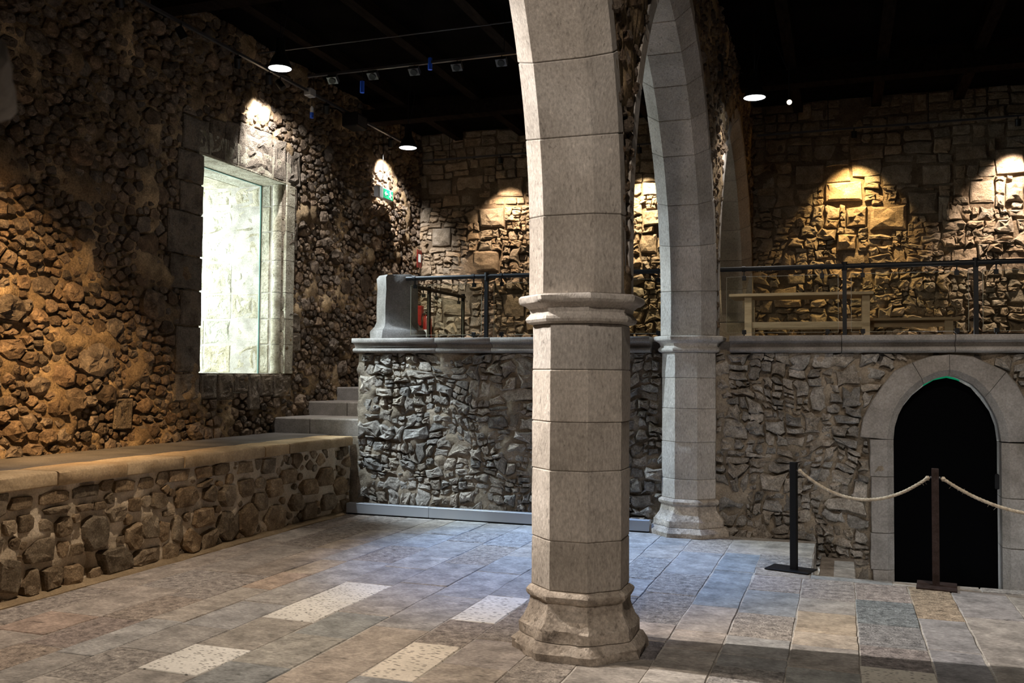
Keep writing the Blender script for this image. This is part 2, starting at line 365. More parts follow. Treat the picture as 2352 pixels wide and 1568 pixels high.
def chaikin(P, k=.25):
    out = []
    for i in range(len(P)):
        p, q = P[i], P[(i+1) % len(P)]
        out.append((p[0]*(1-k)+q[0]*k, p[1]*(1-k)+q[1]*k)); out.append((p[0]*k+q[0]*(1-k), p[1]*k+q[1]*(1-k)))
    return out
def dedupe(P, eps):
    out = []
    for p in P:
        if not out or math.hypot(p[0]-out[-1][0], p[1]-out[-1][1]) > eps: out.append(p)
    if len(out) > 2 and math.hypot(out[0][0]-out[-1][0], out[0][1]-out[-1][1]) <= eps: out.pop()
    return out
def stone_mesh(P, h, gap, rng, flat=.75, deep=.05, rough=.18, round_=True, mp=None, squash=.92, lump=.5, tilt=.4):
    """local (u,v,n) rings of one rubble stone with a broken face; returns rings and the crown point"""
    cx = sum(p[0] for p in P)/len(P); cy = sum(p[1] for p in P)/len(P)
    ax_, ay_ = rng.uniform(.9, 1.02), rng.uniform(squash, 1.0); P = [(cx+(x-cx)*ax_, cy+(y-cy)*ay_) for x, y in P]
    r = sum(math.hypot(p[0]-cx, p[1]-cy) for p in P)/len(P)
    P = dedupe(P, r*.20)
    if len(P) < 3: return None
    if round_ and len(P) <= 7: P = chaikin(P, .16)
    k = max(.4, (r-gap)/r)
    P = [(cx+(x-cx)*k*rng.uniform(.94, 1.05), cy+(y-cy)*k*rng.uniform(.94, 1.05)) for x, y in P]
    tx, ty = rng.uniform(-tilt, tilt), rng.uniform(-tilt*1.2, tilt*.7); s3 = rng.random()*50
    big = r > .055
    def zz(x, y, z, jz):
        q = z*(1+tx*(x-cx)/r+ty*(y-cy)/r)+rng.uniform(-jz, jz)*h
        if big: q += h*lump*mnoise.fractal(Vector((x*9/(.4+6*r), y*9/(.4+6*r), s3)), .9, 2.1, 3)*(1 if z > h*.6 else .4)
        return q
    def ring(s, z, jz): 
        Q = [(cx+(x-cx)*s*rng.uniform(.95, 1.05), cy+(y-cy)*s*rng.uniform(.95, 1.05)) for x, y in P]
        return [(x, y, zz(x, y, z, jz)) for x, y in Q]
    rings = [[(x, y, -deep) for x, y in P], ring(.975, h*.5, rough*.6), ring(flat, h*.95, rough)]
    if big: rings.append(ring(flat*.5, h*1.03, rough))
    c = (cx+rng.uniform(-.15, .15)*r, cy+rng.uniform(-.15, .15)*r, 0)
    return rings, (c[0], c[1], zz(c[0], c[1], h*1.03, rough))
def add_stone(mb, P, h, gap, rng, mp, tint, **k):
    q = stone_mesh(P, h, gap, rng, **k)
    if q is None: return
    rings, c = q; n = len(rings[0]); vs = [mp(*p) for r in rings for p in r]+[mp(*c)]; fs = []; m = len(rings)-1
    for a in range(m):
        for i in range(n):
            j = (i+1) % n
            if a == 0: fs.append((a*n+i, a*n+j, (a+1)*n+j, (a+1)*n+i))
            elif (i+a) % 2: fs += [(a*n+i, a*n+j, (a+1)*n+j), (a*n+i, (a+1)*n+j, (a+1)*n+i)]
            else: fs += [(a*n+i, a*n+j, (a+1)*n+i), (a*n+j, (a+1)*n+j, (a+1)*n+i)]
    for i in range(n): fs.append((m*n+i, m*n+(i+1) % n, (m+1)*n))
    mb.add(vs, fs, tint)
def px_area(P, mp):
    q = [prj(mp(x, y, 0)) for x, y in P]
    if any(a is None for a in q): return 0
    cx = sum(a[0] for a in q)/len(q); cy = sum(a[1] for a in q)/len(q)
    if not (-30 < cx < 2380 and -30 < cy < 1600): return 0
    return abs(sum(q[i][0]*q[(i+1) % len(q)][1]-q[(i+1) % len(q)][0]*q[i][1] for i in range(len(q))))/2
def masonry(parent, cells, mp, mat, rng, hfun, gap, limit=295, tl=(.72, 1.25, .06), hidden=None, name='stone', stuff='stone_rubble', **k):
    sc_ = []
    for c in cells:
        a = px_area(c[3], mp)
        if a and hidden:
            q = prj(mp(c[0], c[1], 0))
            if hidden(q[0], q[1]): a *= .02
        sc_.append(a)
    order = sorted(range(len(cells)), key=lambda i: -sc_[i]); rest = MB()
    for rank, i in enumerate(order):
        cx, cy, r, P = cells[i]; tint = rtint(rng, *tl)
        if rank < limit and sc_[i] > 60:
            mb = MB(); add_stone(mb, P, hfun(cx, cy, r, rng), gap, rng, mp, tint, **k)
            if mb.v: mb.build(name, mat, parent)
        else: add_stone(rest, P, hfun(cx, cy, r, rng), gap, rng, mp, tint, **k)
    if rest.v: rest.build(stuff, mat, parent, kind='stuff')
def relief(name, mp, u0, u1, v0, v1, du, amp, sc_, mat, parent=None, cut=None, pocket=None, **k):
    """mortar face: a fine grid with real relief; cut(u,v) drops cells"""
    nu = max(2, int((u1-u0)/du)); nv = max(2, int((v1-v0)/du)); mb = MB(); vs = []
    for j in range(nv+1):
        for i in range(nu+1):
            u = u0+(u1-u0)*i/nu; v = v0+(v1-v0)*j/nv
            n = amp*(fr3(u, v, 3.1, sc_, 5)) - amp*.3
            if pocket: n += pocket(u, v)
            vs.append(mp(u, v, n))
    fs = []
    for j in range(nv):
        for i in range(nu):
            u = u0+(u1-u0)*(i+.5)/nu; v = v0+(v1-v0)*(j+.5)/nv
            if cut and cut(u, v): continue
            a = j*(nu+1)+i; fs.append((a, a+1, a+nu+2, a+nu+1))
    mb.add(vs, fs); return mb.build(name, mat, parent, smooth=True, **k)
def inpoly(P, x, y):
    c = False
    for i in range(len(P)):
        x1, y1 = P[i]; x2, y2 = P[(i+1) % len(P)]
        if (y1 > y) != (y2 > y) and x < (x2-x1)*(y-y1)/(y2-y1)+x1: c = not c
    return c
def block(mb, P, h, mp, rng, tint, bev=.012, deep=.05, jit=.004, rug=0.0):
    """squared stone: outline P, proud by h, worn arrises"""
    cx = sum(p[0] for p in P)/len(P); cy = sum(p[1] for p in P)/len(P)
    Q = []
    for i in range(len(P)):      # extra points along edges for worn outline
        p, q = P[i], P[(i+1) % len(P)]; l = math.hypot(q[0]-p[0], q[1]-p[1]); n = max(1, int(l/.12))
        for t in range(n):
            f = t/n; j = 0 if t == 0 else jit
            Q.append((p[0]+(q[0]-p[0])*f+rng.uniform(-j, j), p[1]+(q[1]-p[1])*f+rng.uniform(-j, j)))
    def ins(e): 
        return [(cx+(x-cx)*(1-e/max(.02, abs(x-cx)) if abs(x-cx) > e*2 else 1), cy+(y-cy)*(1-e/max(.02, abs(y-cy)) if abs(y-cy) > e*2 else 1)) for x, y in Q]
    r0 = [(x, y, -deep) for x, y in Q]; r1 = [(x, y, h-bev+rng.uniform(-jit, jit)) for x, y in Q]
    r2 = [(x, y, h+rng.uniform(-jit, jit)*.6) for x, y in ins(bev)]
    rs = [r0, r1, r2]
    if rug:
        o_ = rng.random()*40
        for f in (.80, .58, .36, .15):
            rs.append([(cx+(x-cx)*f, cy+(y-cy)*f, h+rug*mnoise.fractal(Vector((x*f*1.0*9+o_, y*f*9, o_)), 1, 2, 4)) for x, y, _ in r2])
    mb.loft([[mp(*p) for p in r] for r in rs], tint=tint)

XL, YG, YB, XR, ZC = -7.156, 10.62, 15.30, 6.4, 6.10
LOW = lambda u, v, s, a, o: a*mnoise.fractal(Vector((u*s, v*s, o)), 1.0, 2.0, 2)
def win_fade(u, v): d = max(abs(u-10.08)-1.5, abs(v-3.05)-1.7, 0); return min(1, d/.5)
mapL = lambda u, v, n: (XL+n+LOW(u, v, .9, .07, 2.0)*win_fade(u, v), u, v)             # left wall: u=y v=z
mapB = lambda u, v, n: (u, YB-n-LOW(u, v, .8, .04, 7.0), v)             # back wall
mapG = lambda u, v, n: (u, YG-n, v)             # gallery front wall
XBN = -5.905
mapN = lambda u, v, n: (XBN+n, u, v)            # bench front

# ================================================================== SHELL
fl = empty('floor', kind='structure')
MB().box((XL-.4, -4.2, -.30), (XR, 8.74, -.0045)).build('bedding', 'joint', fl)
MB().box((XL-.4, 8.74, -.30), (-.25, YG+.1, -.0045)).build('bedding', 'joint', fl)
MB().box((-.25, 8.70, -.9), (XR, YG+.6, -.60)).build('sunken_floor', 'joint', fl)
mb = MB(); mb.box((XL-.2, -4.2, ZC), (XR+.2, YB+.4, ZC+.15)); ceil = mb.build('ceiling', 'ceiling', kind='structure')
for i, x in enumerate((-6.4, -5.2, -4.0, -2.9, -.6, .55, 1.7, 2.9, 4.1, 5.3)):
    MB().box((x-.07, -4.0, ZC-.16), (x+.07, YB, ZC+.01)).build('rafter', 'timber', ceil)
for y in (1.6, 8.35, 13.2):
    MB().box((XL, y-.12, ZC-.36), (-1.92, y+.12, ZC-.15)).build('tie_beam', 'timber', ceil)
    MB().box((-1.28, y-.12, ZC-.36), (XR, y+.12, ZC-.15)).build('tie_beam', 'timber', ceil)
MB().box((XR, -4.2, -.9), (XR+.2, YB+.4, ZC+.1)).build('wall_right', 'mortar_back', kind='structure')
MB().box((XL-.3, -4.4, -.9), (XR+.2, -4.2, ZC+.1)).build('wall_front', 'mortar_back', kind='structure')

# ---- left wall with window hole
WY0, WY1, WZ0, WZ1 = 9.202, 10.952, 1.753, 4.345
rng = random.Random(7)
wl = relief('wall_left', mapL, 1.5, YB+.05, -.1, ZC+.05, .042, .10, 2.6, 'mortar_left', kind='structure',
            cut=lambda u, v: WY0-.03 < u < WY1+.03 and WZ0-.03 < v < WZ1+.03)
MB().box((XL-2.45, WY1+.28, -.1), (XL-.12, YB+.4, ZC+.1)).build('backing', 'mortar_left', wl)
MB().box((XL-2.45, -4.3, -.1), (XL-.12, WY0-.32, ZC+.1)).build('backing', 'mortar_left', wl)
MB().box((XL-2.45, WY0-.33, -.1), (XL-.12, WY1+.29, WZ0-.1)).build('backing', 'mortar_left', wl)
MB().box((XL-2.45, WY0-.33, WZ1+.30), (XL-.12, WY1+.29, ZC+.1)).build('backing', 'mortar_left', wl)
MB().box((XL-.15, -4.3, -.1), (XL-.01, 1.55, ZC+.1)).build('backing', 'mortar_left', wl)
# squared stones round the window (u=y, v=z), read off the wall plane
def L2(px, py): p = at(px, py, 0, XL); return (p[1], p[2])
quoins = []
zs = [1.755, 2.30, 2.72, 3.12, 3.62, 3.98, 4.345]
for i in range(6):
    wd = (.42, .36, .55, .60, .40, .45)[i]; quoins.append([(WY0-wd, zs[i]+.01), (WY0, zs[i]+.01), (WY0, zs[i+1]-.01), (WY0-wd, zs[i+1]-.01)])
zr = [1.755, 2.06, 2.33, 2.62, 3.02, 3.42, 3.86, 4.345]
for i in range(7):
    wd = (.22, .42, .40, .20, .24, .30, .26)[i]; quoins.append([(WY1, zr[i]+.01), (WY1+wd, zr[i]+.01), (WY1+wd, zr[i+1]-.01), (WY1, zr[i+1]-.01)])
for a, b, h in ((8.82, 9.30, .42), (9.31, 9.60, .50), (9.61, 9.86, .55), (9.87, 10.62, .60), (10.63, 10.95, .58), (10.96, 11.30, .50)):
    quoins.append([(a, 4.365), (b, 4.365), (b-.02, 4.345+h), (a+.01, 4.345+h*.97)])
for a, b, z in ((8.75, 9.20, 1.43), (9.21, 9.53, 1.45), (9.54, 9.86, 1.42), (9.87, 10.16, 1.52), (10.17, 10.43, 1.29), (10.44, 10.72, 1.46), (10.73, 11.15, 1.44)):
    quoins.append([(a+.006, z), (b-.006, z), (b-.006, 1.735), (a+.006, 1.735)])
quoins.append([L2(262, 985), L2(305, 985), L2(307, 915), L2(262, 918)])
holesL = []
for q in quoins:
    cx = sum(p[0] for p in q)/4; cy = sum(p[1] for p in q)/4
    holesL.append([(cx+(x-cx)*1.02, cy+(y-cy)*1.02) for x, y in q])
holesL.append([(WY0, WZ0), (WY1, WZ0), (WY1, WZ1), (WY0, WZ1)])
win = empty('window_1', kind='structure')
for i, q in enumerate(quoins):
    mb = MB(); block(mb, q, .022 if i < 26 else .03, mapL, rng, rtint(rng, .85, 1.12, .03), bev=.014, deep=.10, jit=.009, rug=.022)
    mb.build('quoin' if i < 26 else 'stone', 'quoin', win if i < 26 else wl)
def fixedL(lst):
    out = []
    for px, py, rw, rh in lst:
        c = L2(px, py); e = L2(px+rw, py); g = L2(px, py-rh); out.append((c[0], c[1], ((abs(e[0]-c[0])/1.15)+abs(g[1]-c[1]))/2))
    return out
fixL = fixedL([(218, 825, 36, 50), (138, 860, 30, 28), (350, 700, 30, 35), (20, 705, 60, 14), (160, 920, 40, 12), (240, 905, 28, 18), (262, 750, 22, 18),
    (100, 655, 30, 20), (130, 935, 30, 14), (30, 800, 25, 30), (60, 700, 20, 12), (410, 890, 12, 14), (170, 670, 30, 22), (340, 560, 25, 30), (330, 520, 22, 25),
    (185, 350, 30, 34), (200, 480, 20, 14), (370, 450, 20, 25), (860, 560, 12, 16), (735, 580, 10, 8), (735, 590, 10, 7), (770, 590, 14, 18), (840, 650, 16, 20), (795, 660, 18, 14)])
insL = lambda u, v: not any(inpoly(h, u, v) for h in holesL) and v > .93
sd = make_seeds(4.6, YB, .95, ZC, [(.12, 30), (.09, 160), (.066, 1500), (.046, 9000), (.032, 15000)], 1.18, rng, insL, fixL, pack=.88)
cl = power_cells(sd, 1.18, rng, holesL, (4.3, YB, .93, ZC))
# part of the stones sits flush under the render coat
def hL(cx, cy, r, g):
    cover = fr3(cx, cy, 9.0, .55, 3)
    h = min(.075, r*.5)*g.uniform(.5, 1.25)
    return max(.006, h*(1.0-1.0*max(0, cover+.22)))
masonry(wl, cl, mapL, 'stone_left', rng, hL, .010, tl=(.55, 1.3, .09), flat=.66, rough=.34, round_=False, squash=.8,
        hidden=lambda x, y: x > 830 and y > 770)

# window embrasure: jambs, soffit, sill, roll moulding, glass
XG = -7.536
mb = MB()
rngw = random.Random(3)
mapJ = lambda u, v, n: (u, WY1-n, v)            # far jamb faces -Y, u = x
zj = [1.753, 2.15, 2.50, 2.86, 3.30, 3.70, 4.05, 4.345]
for k, (x0, x1, h) in enumerate(((-9.60, -9.05, .0), (-9.04, -8.45, .0), (-8.44, -8.0, .0), (-7.99, -7.56, .0))):
    for i in range(7):
        o = .12*((k+i) % 2) if 0 < i < 6 else 0
        b_ = MB(); P = [(x0, zj[i]+.004), (x1, zj[i]+.004), (x1, zj[i+1]-.004), (x0, zj[i+1]-.004)]
        block(b_, P, .0+rngw.uniform(-.004, .006), mapJ, rngw, rtint(rngw, .82, 1.12, .04), bev=.012, deep=.2, jit=.006, rug=.014)
        b_.build('jamb_stone', 'jamb', win)
for i in range(7):      # inner jamb, in front of the glass, with its roll
    b_ = MB(); P = [(-7.515, zj[i]+.006), (-7.385, zj[i]+.006), (-7.385, zj[i+1]-.006), (-7.515, zj[i+1]-.006)]
    block(b_, P, .012, mapJ, rngw, rtint(rngw, .9, 1.1, .03), bev=.01, deep=.2); b_.build('jamb_stone', 'jamb', win)
    b_ = MB(); z0, z1 = zj[i]+.004, zj[i+1]-.004
    pr = [(-7.385, 0), (-7.375, -.045), (-7.355, -.05), (-7.345, -.01)]+[(-7.275-.068*math.cos(a), .0+.05*math.sin(a)) for a in np.linspace(.2, math.pi-.2, 9)]+[(-7.205, -.005), (-7.195, -.02), (-7.165, .0), (XL+.03, 0), (XL+.03, -.2), (-7.385, -.2)]
    b_.loft([[mapJ(u, z0, n) for u, n in pr], [mapJ(u, z1, n) for u, n in pr]], tint=rtint(rngw, .85, 1.1, .03))
    shade_sharp(b_.build('roll_moulding', 'jamb', win), 40)
MB().box((-9.6, WY1-.001, WZ0-.1), (XL-.05, WY1+.3, WZ1+.3)).build('reveal_core', 'joint', win)
MB().box((-9.6, WY0-.30, WZ0-.1), (XL-.14, WY0, WZ1+.3), bev=0).build('near_jamb', 'jamb', win)
MB().box((XL-.14, WY0-.30, WZ0-.1), (XL-.012, WY0-.008, WZ1+.3)).build('joint_fill', 'mortar_left', win)
MB().box((-9.6, WY0-.1, WZ0-.25), (XL-.02, WY1+.1, WZ0)).build('sill', 'jamb', win)
for a, b_ in ((-9.6, -8.6), (-8.59, -7.9), (-7.89, -7.56), (-7.55, XL+.02)):
    q = MB(); q.box((a, WY0-.1, WZ1), (b_, WY1+.1, WZ1+.3), tint=rtint(rngw, .75, .95, .03), bev=.008); q.build('lintel_stone', 'jamb', win)
MB().box((XG-.006, WY0, WZ0), (XG+.006, WY1, WZ1)).build('pane', 'glass', win)
MB().box((XG-.009, WY1-.016, WZ0), (XG+.002, WY1-.001, WZ1)).build('pane_edge', 'glass_edge', win)
MB().box((XG-.009, WY0, WZ1-.012), (XG+.009, WY1, WZ1-.001)).build('pane_edge', 'glass_edge', win)

# ---- back wall
rng = random.Random(11)
wb = relief('wall_back', mapB, XL-.05, XR, 1.9, ZC+.05, .06, .05, 1.4, 'mortar_back', kind='structure')
MB().box((XL-.3, 10.74, -.1), (-5.74, YB+.3, .955)).build('fill', 'mortar_gallery', wg0) if False else MB().box((XL-.3, YB+.06, 1.8), (XR+.2, YB+.3, ZC+.1)).build('backing', 'mortar_back', wb)
def fixB(lst, asp=1.35):
    out = []
    for px, py, rw, rh in lst:
        c = at(px, py, 1, YB); e = at(px+rw, py, 1, YB); g = at(px, py-rh, 1, YB)
        out.append((c[0], c[2], (abs(e[0]-c[0])/asp+abs(g[2]-c[2]))/2))
    return out
bigB = [(1938, 440, 46, 22), (2040, 500, 46, 30), (2120, 465, 36, 28), (1968, 498, 26, 24), (1945, 557, 24, 20), (1990, 385, 36, 20), (2060, 400, 38, 25), (2150, 400, 38, 25),
        (1860, 400, 36, 24), (1990, 350, 40, 18), (2060, 345, 40, 18), (2230, 350, 40, 18), (2250, 385, 26, 24), (2255, 440, 30, 28), (2320, 370, 34, 30), (2330, 440, 22, 24),
        (2215, 590, 30, 22), (2330, 610, 28, 24), (1115, 600, 32, 24), (1180, 570, 45, 10), (1015, 545, 22, 22), (1065, 530, 34, 26), (1150, 620, 24, 20), (1130, 500, 28, 24),
        (1180, 700, 26, 26), (1230, 740, 22, 20), (1050, 700, 34, 26), (1500, 500, 24, 20), (1490, 560, 20, 22), (1830, 640, 22, 12), (1810, 695, 36, 12), (1905, 590, 24, 18), (1960, 600, 26, 22),
        (1080, 420, 30, 18), (1010, 430, 30, 18), (1170, 430, 30, 22), (1090, 470, 30, 18)]
fb = fixB(bigB)
fixh = []
for (px, py, rw, rh) in bigB:
    c = at(px, py, 1, YB); w_ = abs(at(px+rw, py, 1, YB)[0]-c[0]); h_ = abs(at(px, py-rh, 1, YB)[2]-c[2])
    fixh.append([(c[0]-w_, c[2]-h_), (c[0]+w_, c[2]-h_), (c[0]+w_, c[2]+h_), (c[0]-w_, c[2]+h_)])
fixh = [f for k, f in enumerate(fixh) if not any(abs((f[0][0]+f[1][0])-(g[0][0]+g[1][0]))/2 < (f[1][0]-f[0][0]+g[1][0]-g[0][0])/2-.03 and abs((f[0][1]+f[2][1])-(g[0][1]+g[2][1]))/2 < (f[2][1]-f[0][1]+g[2][1]-g[0][1])/2-.03 for g in fixh[:k])]
cl = coursed(XL, 5.2, 2.1, 4.75, rng, .090, .010, 1.7, fixh, (XL, 5.3, 2.0, 4.78), warp=.09, ws=1.5, jit=.6)+coursed(XL, 5.2, 4.75, ZC, rng, .16, .03, 1.8, fixh, (XL, 5.3, 4.75, ZC), warp=.04, jit=.15)
for f in fixh:
    cx = sum(p[0] for p in f)/4; cy = sum(p[1] for p in f)/4; q = []
    for k in range(4):
        p, n = f[k], f[(k+1) % 4]; q += [(p[0]+rng.uniform(-.012, .012), p[1]+rng.uniform(-.012, .012)), ((p[0]+n[0])/2+rng.uniform(-.01, .01), (p[1]+n[1])/2+rng.uniform(-.01, .01))]
    cl.append((cx, cy, .13, q))
masonry(wb, cl, mapB, 'stone_back', rng, lambda x, y, r, g: min(.05, r*.55)*g.uniform(.25, 1.25)*(.4 if y > 4.75 else 1), .007, tl=(.75, 1.2, .06), flat=.80, rough=.30, round_=False, squash=.86,
        hidden=lambda x, y: 1205 < x < 1445 or 1525 < x < 1650 or y > 775)

# ================================================================== FLOOR SLABS
rng = random.Random(21)
BX = [-5.90, -5.46, -5.01, -4.65, -4.36, -3.94, -3.51, -3.08, -2.65, -2.30, -1.86, -1.51, -1.09, -.73, -.31, .11, .53, .85, 1.27, 1.72, 2.2, 2.65, 3.1, 3.6, 4.1, 4.6, 5.2, 5.8, 6.4]
JY = {0: [5.0, 6.1, 7.09, 8.48, 9.3], 1: [4.9, 5.40, 6.3, 7.0, 8.33, 9.1], 2: [4.72, 5.42, 6.1, 6.99, 7.70, 8.33, 8.84, 9.6], 3: [4.64, 5.5, 6.56, 7.19, 7.8, 8.6, 9.42],
      4: [4.86, 5.45, 6.18, 6.92, 7.9, 8.7, 9.5], 5: [4.55, 5.09, 5.815, 6.38, 7.05, 7.74, 8.3, 9.17, 9.78], 6: [4.1, 4.86, 5.53, 6.15, 7.18, 8.09, 9.07, 9.9],
      7: [4.3, 4.95, 5.90, 6.88, 7.85, 8.6, 9.5], 8: [4.90, 5.63, 6.24, 7.02, 8.15, 9.0, 9.8], 9: [4.6, 5.29, 5.86, 6.9, 7.7, 8.6, 9.4], 10: [5.0, 5.8, 6.7, 7.40, 8.07, 9.06, 9.8],
      11: [5.1, 5.80, 6.21, 6.67, 7.6, 8.40, 9.5], 12: [5.35, 6.1, 6.55, 7.30, 8.0, 8.69, 9.6], 13: [5.2, 5.83, 6.09, 6.54, 7.20, 8.0, 8.62], 14: [5.3, 5.98, 6.48, 6.82, 7.41, 7.86, 8.57],
      15: [5.5, 6.14, 6.63, 7.2, 7.95, 8.58], 16: [5.6, 6.68, 7.51, 8.44], 17: [5.7, 6.5, 7.67, 8.5], 18: [6.3, 7.0, 7.7, 8.5]}
SPEC = {(5, 4.55): ('slab_dotted', (1, 1, 1)), (5, 5.815): ('slab_dotted', (.97, .96, .95)), (5, 6.38): ('slab_dotted', (.97, .96, .93)), (8, 6.24): ('slab_spotted', (1.02, 1.05, 1.08)),
        (8, 4.90): ('slab_spotted', (1.04, 1, .95)), (15, 5.5): ('slab_dotted', (.92, .88, .8)), (2, 4.72): ('slab_pitted', (.85, .82, .84)), (6, 5.53): ('slab', (.78, .84, .86)),
        (6, 4.1): ('slab', (.72, .78, .82)), (6, 4.86): ('slab', (1.0, 1.0, .95)), (15, 6.63): ('slab_pitted', (.72, .76, .82)), (15, 7.2): ('slab_pitted', (.62, .72, .80)), (15, 6.14): ('slab_pitted', (.80, .76, .78)),
        (14, 6.82): ('slab', (1.15, .98, .78)), (14, 6.48): ('slab', (1.22, 1.08, .92)), (14, 7.41): ('slab', (1.05, 1.0, .95)), (14, 7.86): ('slab_pitted', (1.1, 1.05, 1.05)), (13, 8.0): ('slab_pitted', (1.1, 1.05, 1.05)),
        (13, 7.20): ('slab', (.80, .86, .92)), (13, 6.54): ('slab_pitted', (1.0, .96, .92)), (12, 8.0): ('slab', (.72, .82, .92)), (12, 7.30): ('slab', (.75, .85, .95)), (12, 8.69): ('slab', (.7, .8, .9)),
        (12, 6.55): ('slab', (1.02, .95, .90)), (12, 6.1): ('slab', (1.1, 1.0, .92)), (11, 6.21): ('slab', (1.22, 1.12, 1.05)), (11, 6.67): ('slab_pitted', (.9, .9, .9)), (11, 5.80): ('slab_pitted', (.66, .66, .72)),
        (11, 7.6): ('slab_pitted', (.85, .87, .9)), (16, 7.51): ('slab_pitted', (1.05, .90, .72)), (15, 7.95): ('slab_pitted', (1.1, 1.02, 1.02)), (0, 8.48): ('slab', (1.22, 1.2, 1.15)), (3, 6.56): ('slab', (1.16, .95, .80)),
        (3, 7.19): ('slab', (1.16, 1.0, .80)), (2, 6.99): ('slab', (.78, .74, .70)), (7, 4.95): ('slab', (1.15, 1.05, .95)), (7, 4.3): ('slab', (1.1, 1.0, .9)), (9, 5.29): ('slab', (1.05, .98, .95)), (9, 4.6): ('slab', (1.12, 1.02, .92)),
        (8, 5.63): ('slab_pitted', (.95, .90, .86)), (1, 4.9): ('slab', (1.05, .9, .82)), (2, 8.33): ('slab', (1.1, 1.0, .85)), (10, 6.7): ('slab_pitted', (.8, .82, .85)), (5, 5.09): ('slab', (.88, .85, .8)),
        (13, 5.83): ('slab', (.82, .85, .88)), (13, 5.2): ('slab_pitted', (.9, .92, .95)), (14, 5.98): ('slab', (1.0, .95, .90)), (14, 5.3): ('slab', (.95, 1.0, 1.0)), (16, 6.68): ('slab', (.82, .82, .86)), (16, 5.6): ('slab', (.75, .76, .82)),
        (17, 6.5): ('slab', (.95, .9, .86)), (17, 7.67): ('slab', (.85, .83, .86)), (5, 7.74): ('slab', (1.08, 1.06, 1.02)), (4, 5.45): ('slab', (.92, .95, 1.0)), (4, 6.18): ('slab', (1.0, .99, .98))}
slabs = []
for r in range(len(BX)-1):
    js = list(JY.get(r, []))
    lo = js[0] if js else 8.0
    y = lo; pre = []
    while y > 2.4: y -= rng.uniform(.5, .95); pre.append(y)
    js = pre[::-1]+js
    if r > 18: js = [y for y in np.arange(3, 8.6, .72)]
    ymax = 8.60 if BX[r] > -.25 else (10.55 if r < 12 else (10.5 if BX[r] < -.8 else 8.93))
    if BX[r] >= -.31-.001 and BX[r] < -.25: ymax = 8.62
    js = [j for j in js if j < ymax-.25]+[ymax]
    for a, b_ in zip(js[:-1], js[1:]): slabs.append((r, a, BX[r], BX[r+1], a, b_))
for x0, x1 in ((-.25, .42), (.42, 1.10), (1.10, 1.9), (1.9, 2.7), (2.7, 3.6), (3.6, 4.6), (4.6, 6.4)): slabs.append((99, 0, x0, x1, 8.605, 8.775))
for y0, y1 in ((8.93, 9.6), (9.6, 10.5)): slabs.append((98, 0, -.75, -.25 if y1 < 9 else -.25, y0, y1))
slabs.append((97, 0, -.73, -.25, 8.62, 8.93))
def slab_px(s):
    q = prj(((s[2]+s[3])/2, (s[4]+s[5])/2, 0)); return 0 if q is None or not(-150 < q[0] < 2500 and q[1] < 1720) else 1
rest = MB(); nslab = 0
for s in slabs:
    r, key, x0, x1, y0, y1 = s
    mat, tn = SPEC.get((r, key), (None, None))
    if mat is None:
        mat = rng.choice(['slab', 'slab', 'slab_pitted']); bb = rng.uniform(.86, 1.08); hh = rng.uniform(-.06, .05); tn = (bb*(1-hh), bb, bb*(1+hh*1.1))
    if x0 < -4.9: tn = (tn[0]*1.03, tn[1]*.97, tn[2]*.93)
    g = rng.uniform(.002, .005); top = rng.uniform(-.002, .004); b2 = MB()
    nX, nY = 3, max(3, int((y1-y0)/.17)); out = []
    wob = lambda: rng.uniform(-.0055, .0055)
    pts = [(x0+g+(x1-x0-2*g)*i/nX, y0+g+wob()) for i in range(nX)]+[(x1-g+wob(), y0+g+(y1-y0-2*g)*i/nY) for i in range(nY)] + \
          [(x1-g-(x1-x0-2*g)*i/nX, y1-g+wob()) for i in range(nX)]+[(x0+g+wob(), y1-g-(y1-y0-2*g)*i/nY) for i in range(nY)]
    cx, cy = (x0+x1)/2, (y0+y1)/2; tx, ty = rng.uniform(-.004, .004), rng.uniform(-.004, .004)
    e = .005
    def shr(p): return (p[0]+(e if p[0] < cx-.1 else (-e if p[0] > cx+.1 else 0)), p[1]+(e if p[1] < cy-.1 else (-e if p[1] > cy+.1 else 0)))
    zt = lambda p: top+tx*(p[0]-cx)+ty*(p[1]-cy)
    depth = -.22 if r in (99,) or (r in (97, 98)) else -.05
    b2.loft([[(x, y, depth) for x, y in pts], [(x, y, zt((x, y))-.006) for x, y in pts], [(*shr(p), zt(p)) for p in pts]], tint=tn)
    if slab_px(s) and nslab < 292: b2.build('paving_slab', mat, fl); nslab += 1
    else:
        rest.add(b2.v, b2.f, tn)
rest.build('paving', 'slab', fl, kind='stuff')
# lower step in the well before the door
stp = MB(); stp.box((-.20, 9.35, -.60), (.14, YG, -.16), bev=.01, tint=(.9, .82, .74)); stp.build('sunken_step', 'slab', fl)

# ================================================================== GALLERY FRONT WALL
rng = random.Random(33)
def G2(px, py): p = at(px, py, 1, YG-.02); return (p[0], p[2])
Din = [G2(*q) for q in ((2037.4, 1009), (2041, 975), (2051, 945), (2065, 918), (2088, 891.5), (2117, 869), (2148, 854), (2180.6, 848), (2211, 854), (2246, 872), (2272, 900), (2296, 935), (2311, 972), (2318, 1015))]
Dout = [G2(*q) for q in ((1975, 1003), (1979, 965), (1998, 928), (2028, 880), (2062, 845), (2095, 832), (2135, 818), (2180, 813), (2240, 820), (2311, 853), (2340, 885), (2360, 930), (2370, 970), (2374, 1015))]
xin0, xin1, xo0, xo1 = Din[0][0], Din[-1][0], .295, Dout[-1][0]-.04
zsp = Din[0][1]
doorhole = [(xo0, -.6), (xo1, -.6), (xo1, zsp)]+[(x, z) for x, z in Dout[::-1]]+[(xo0, zsp)]
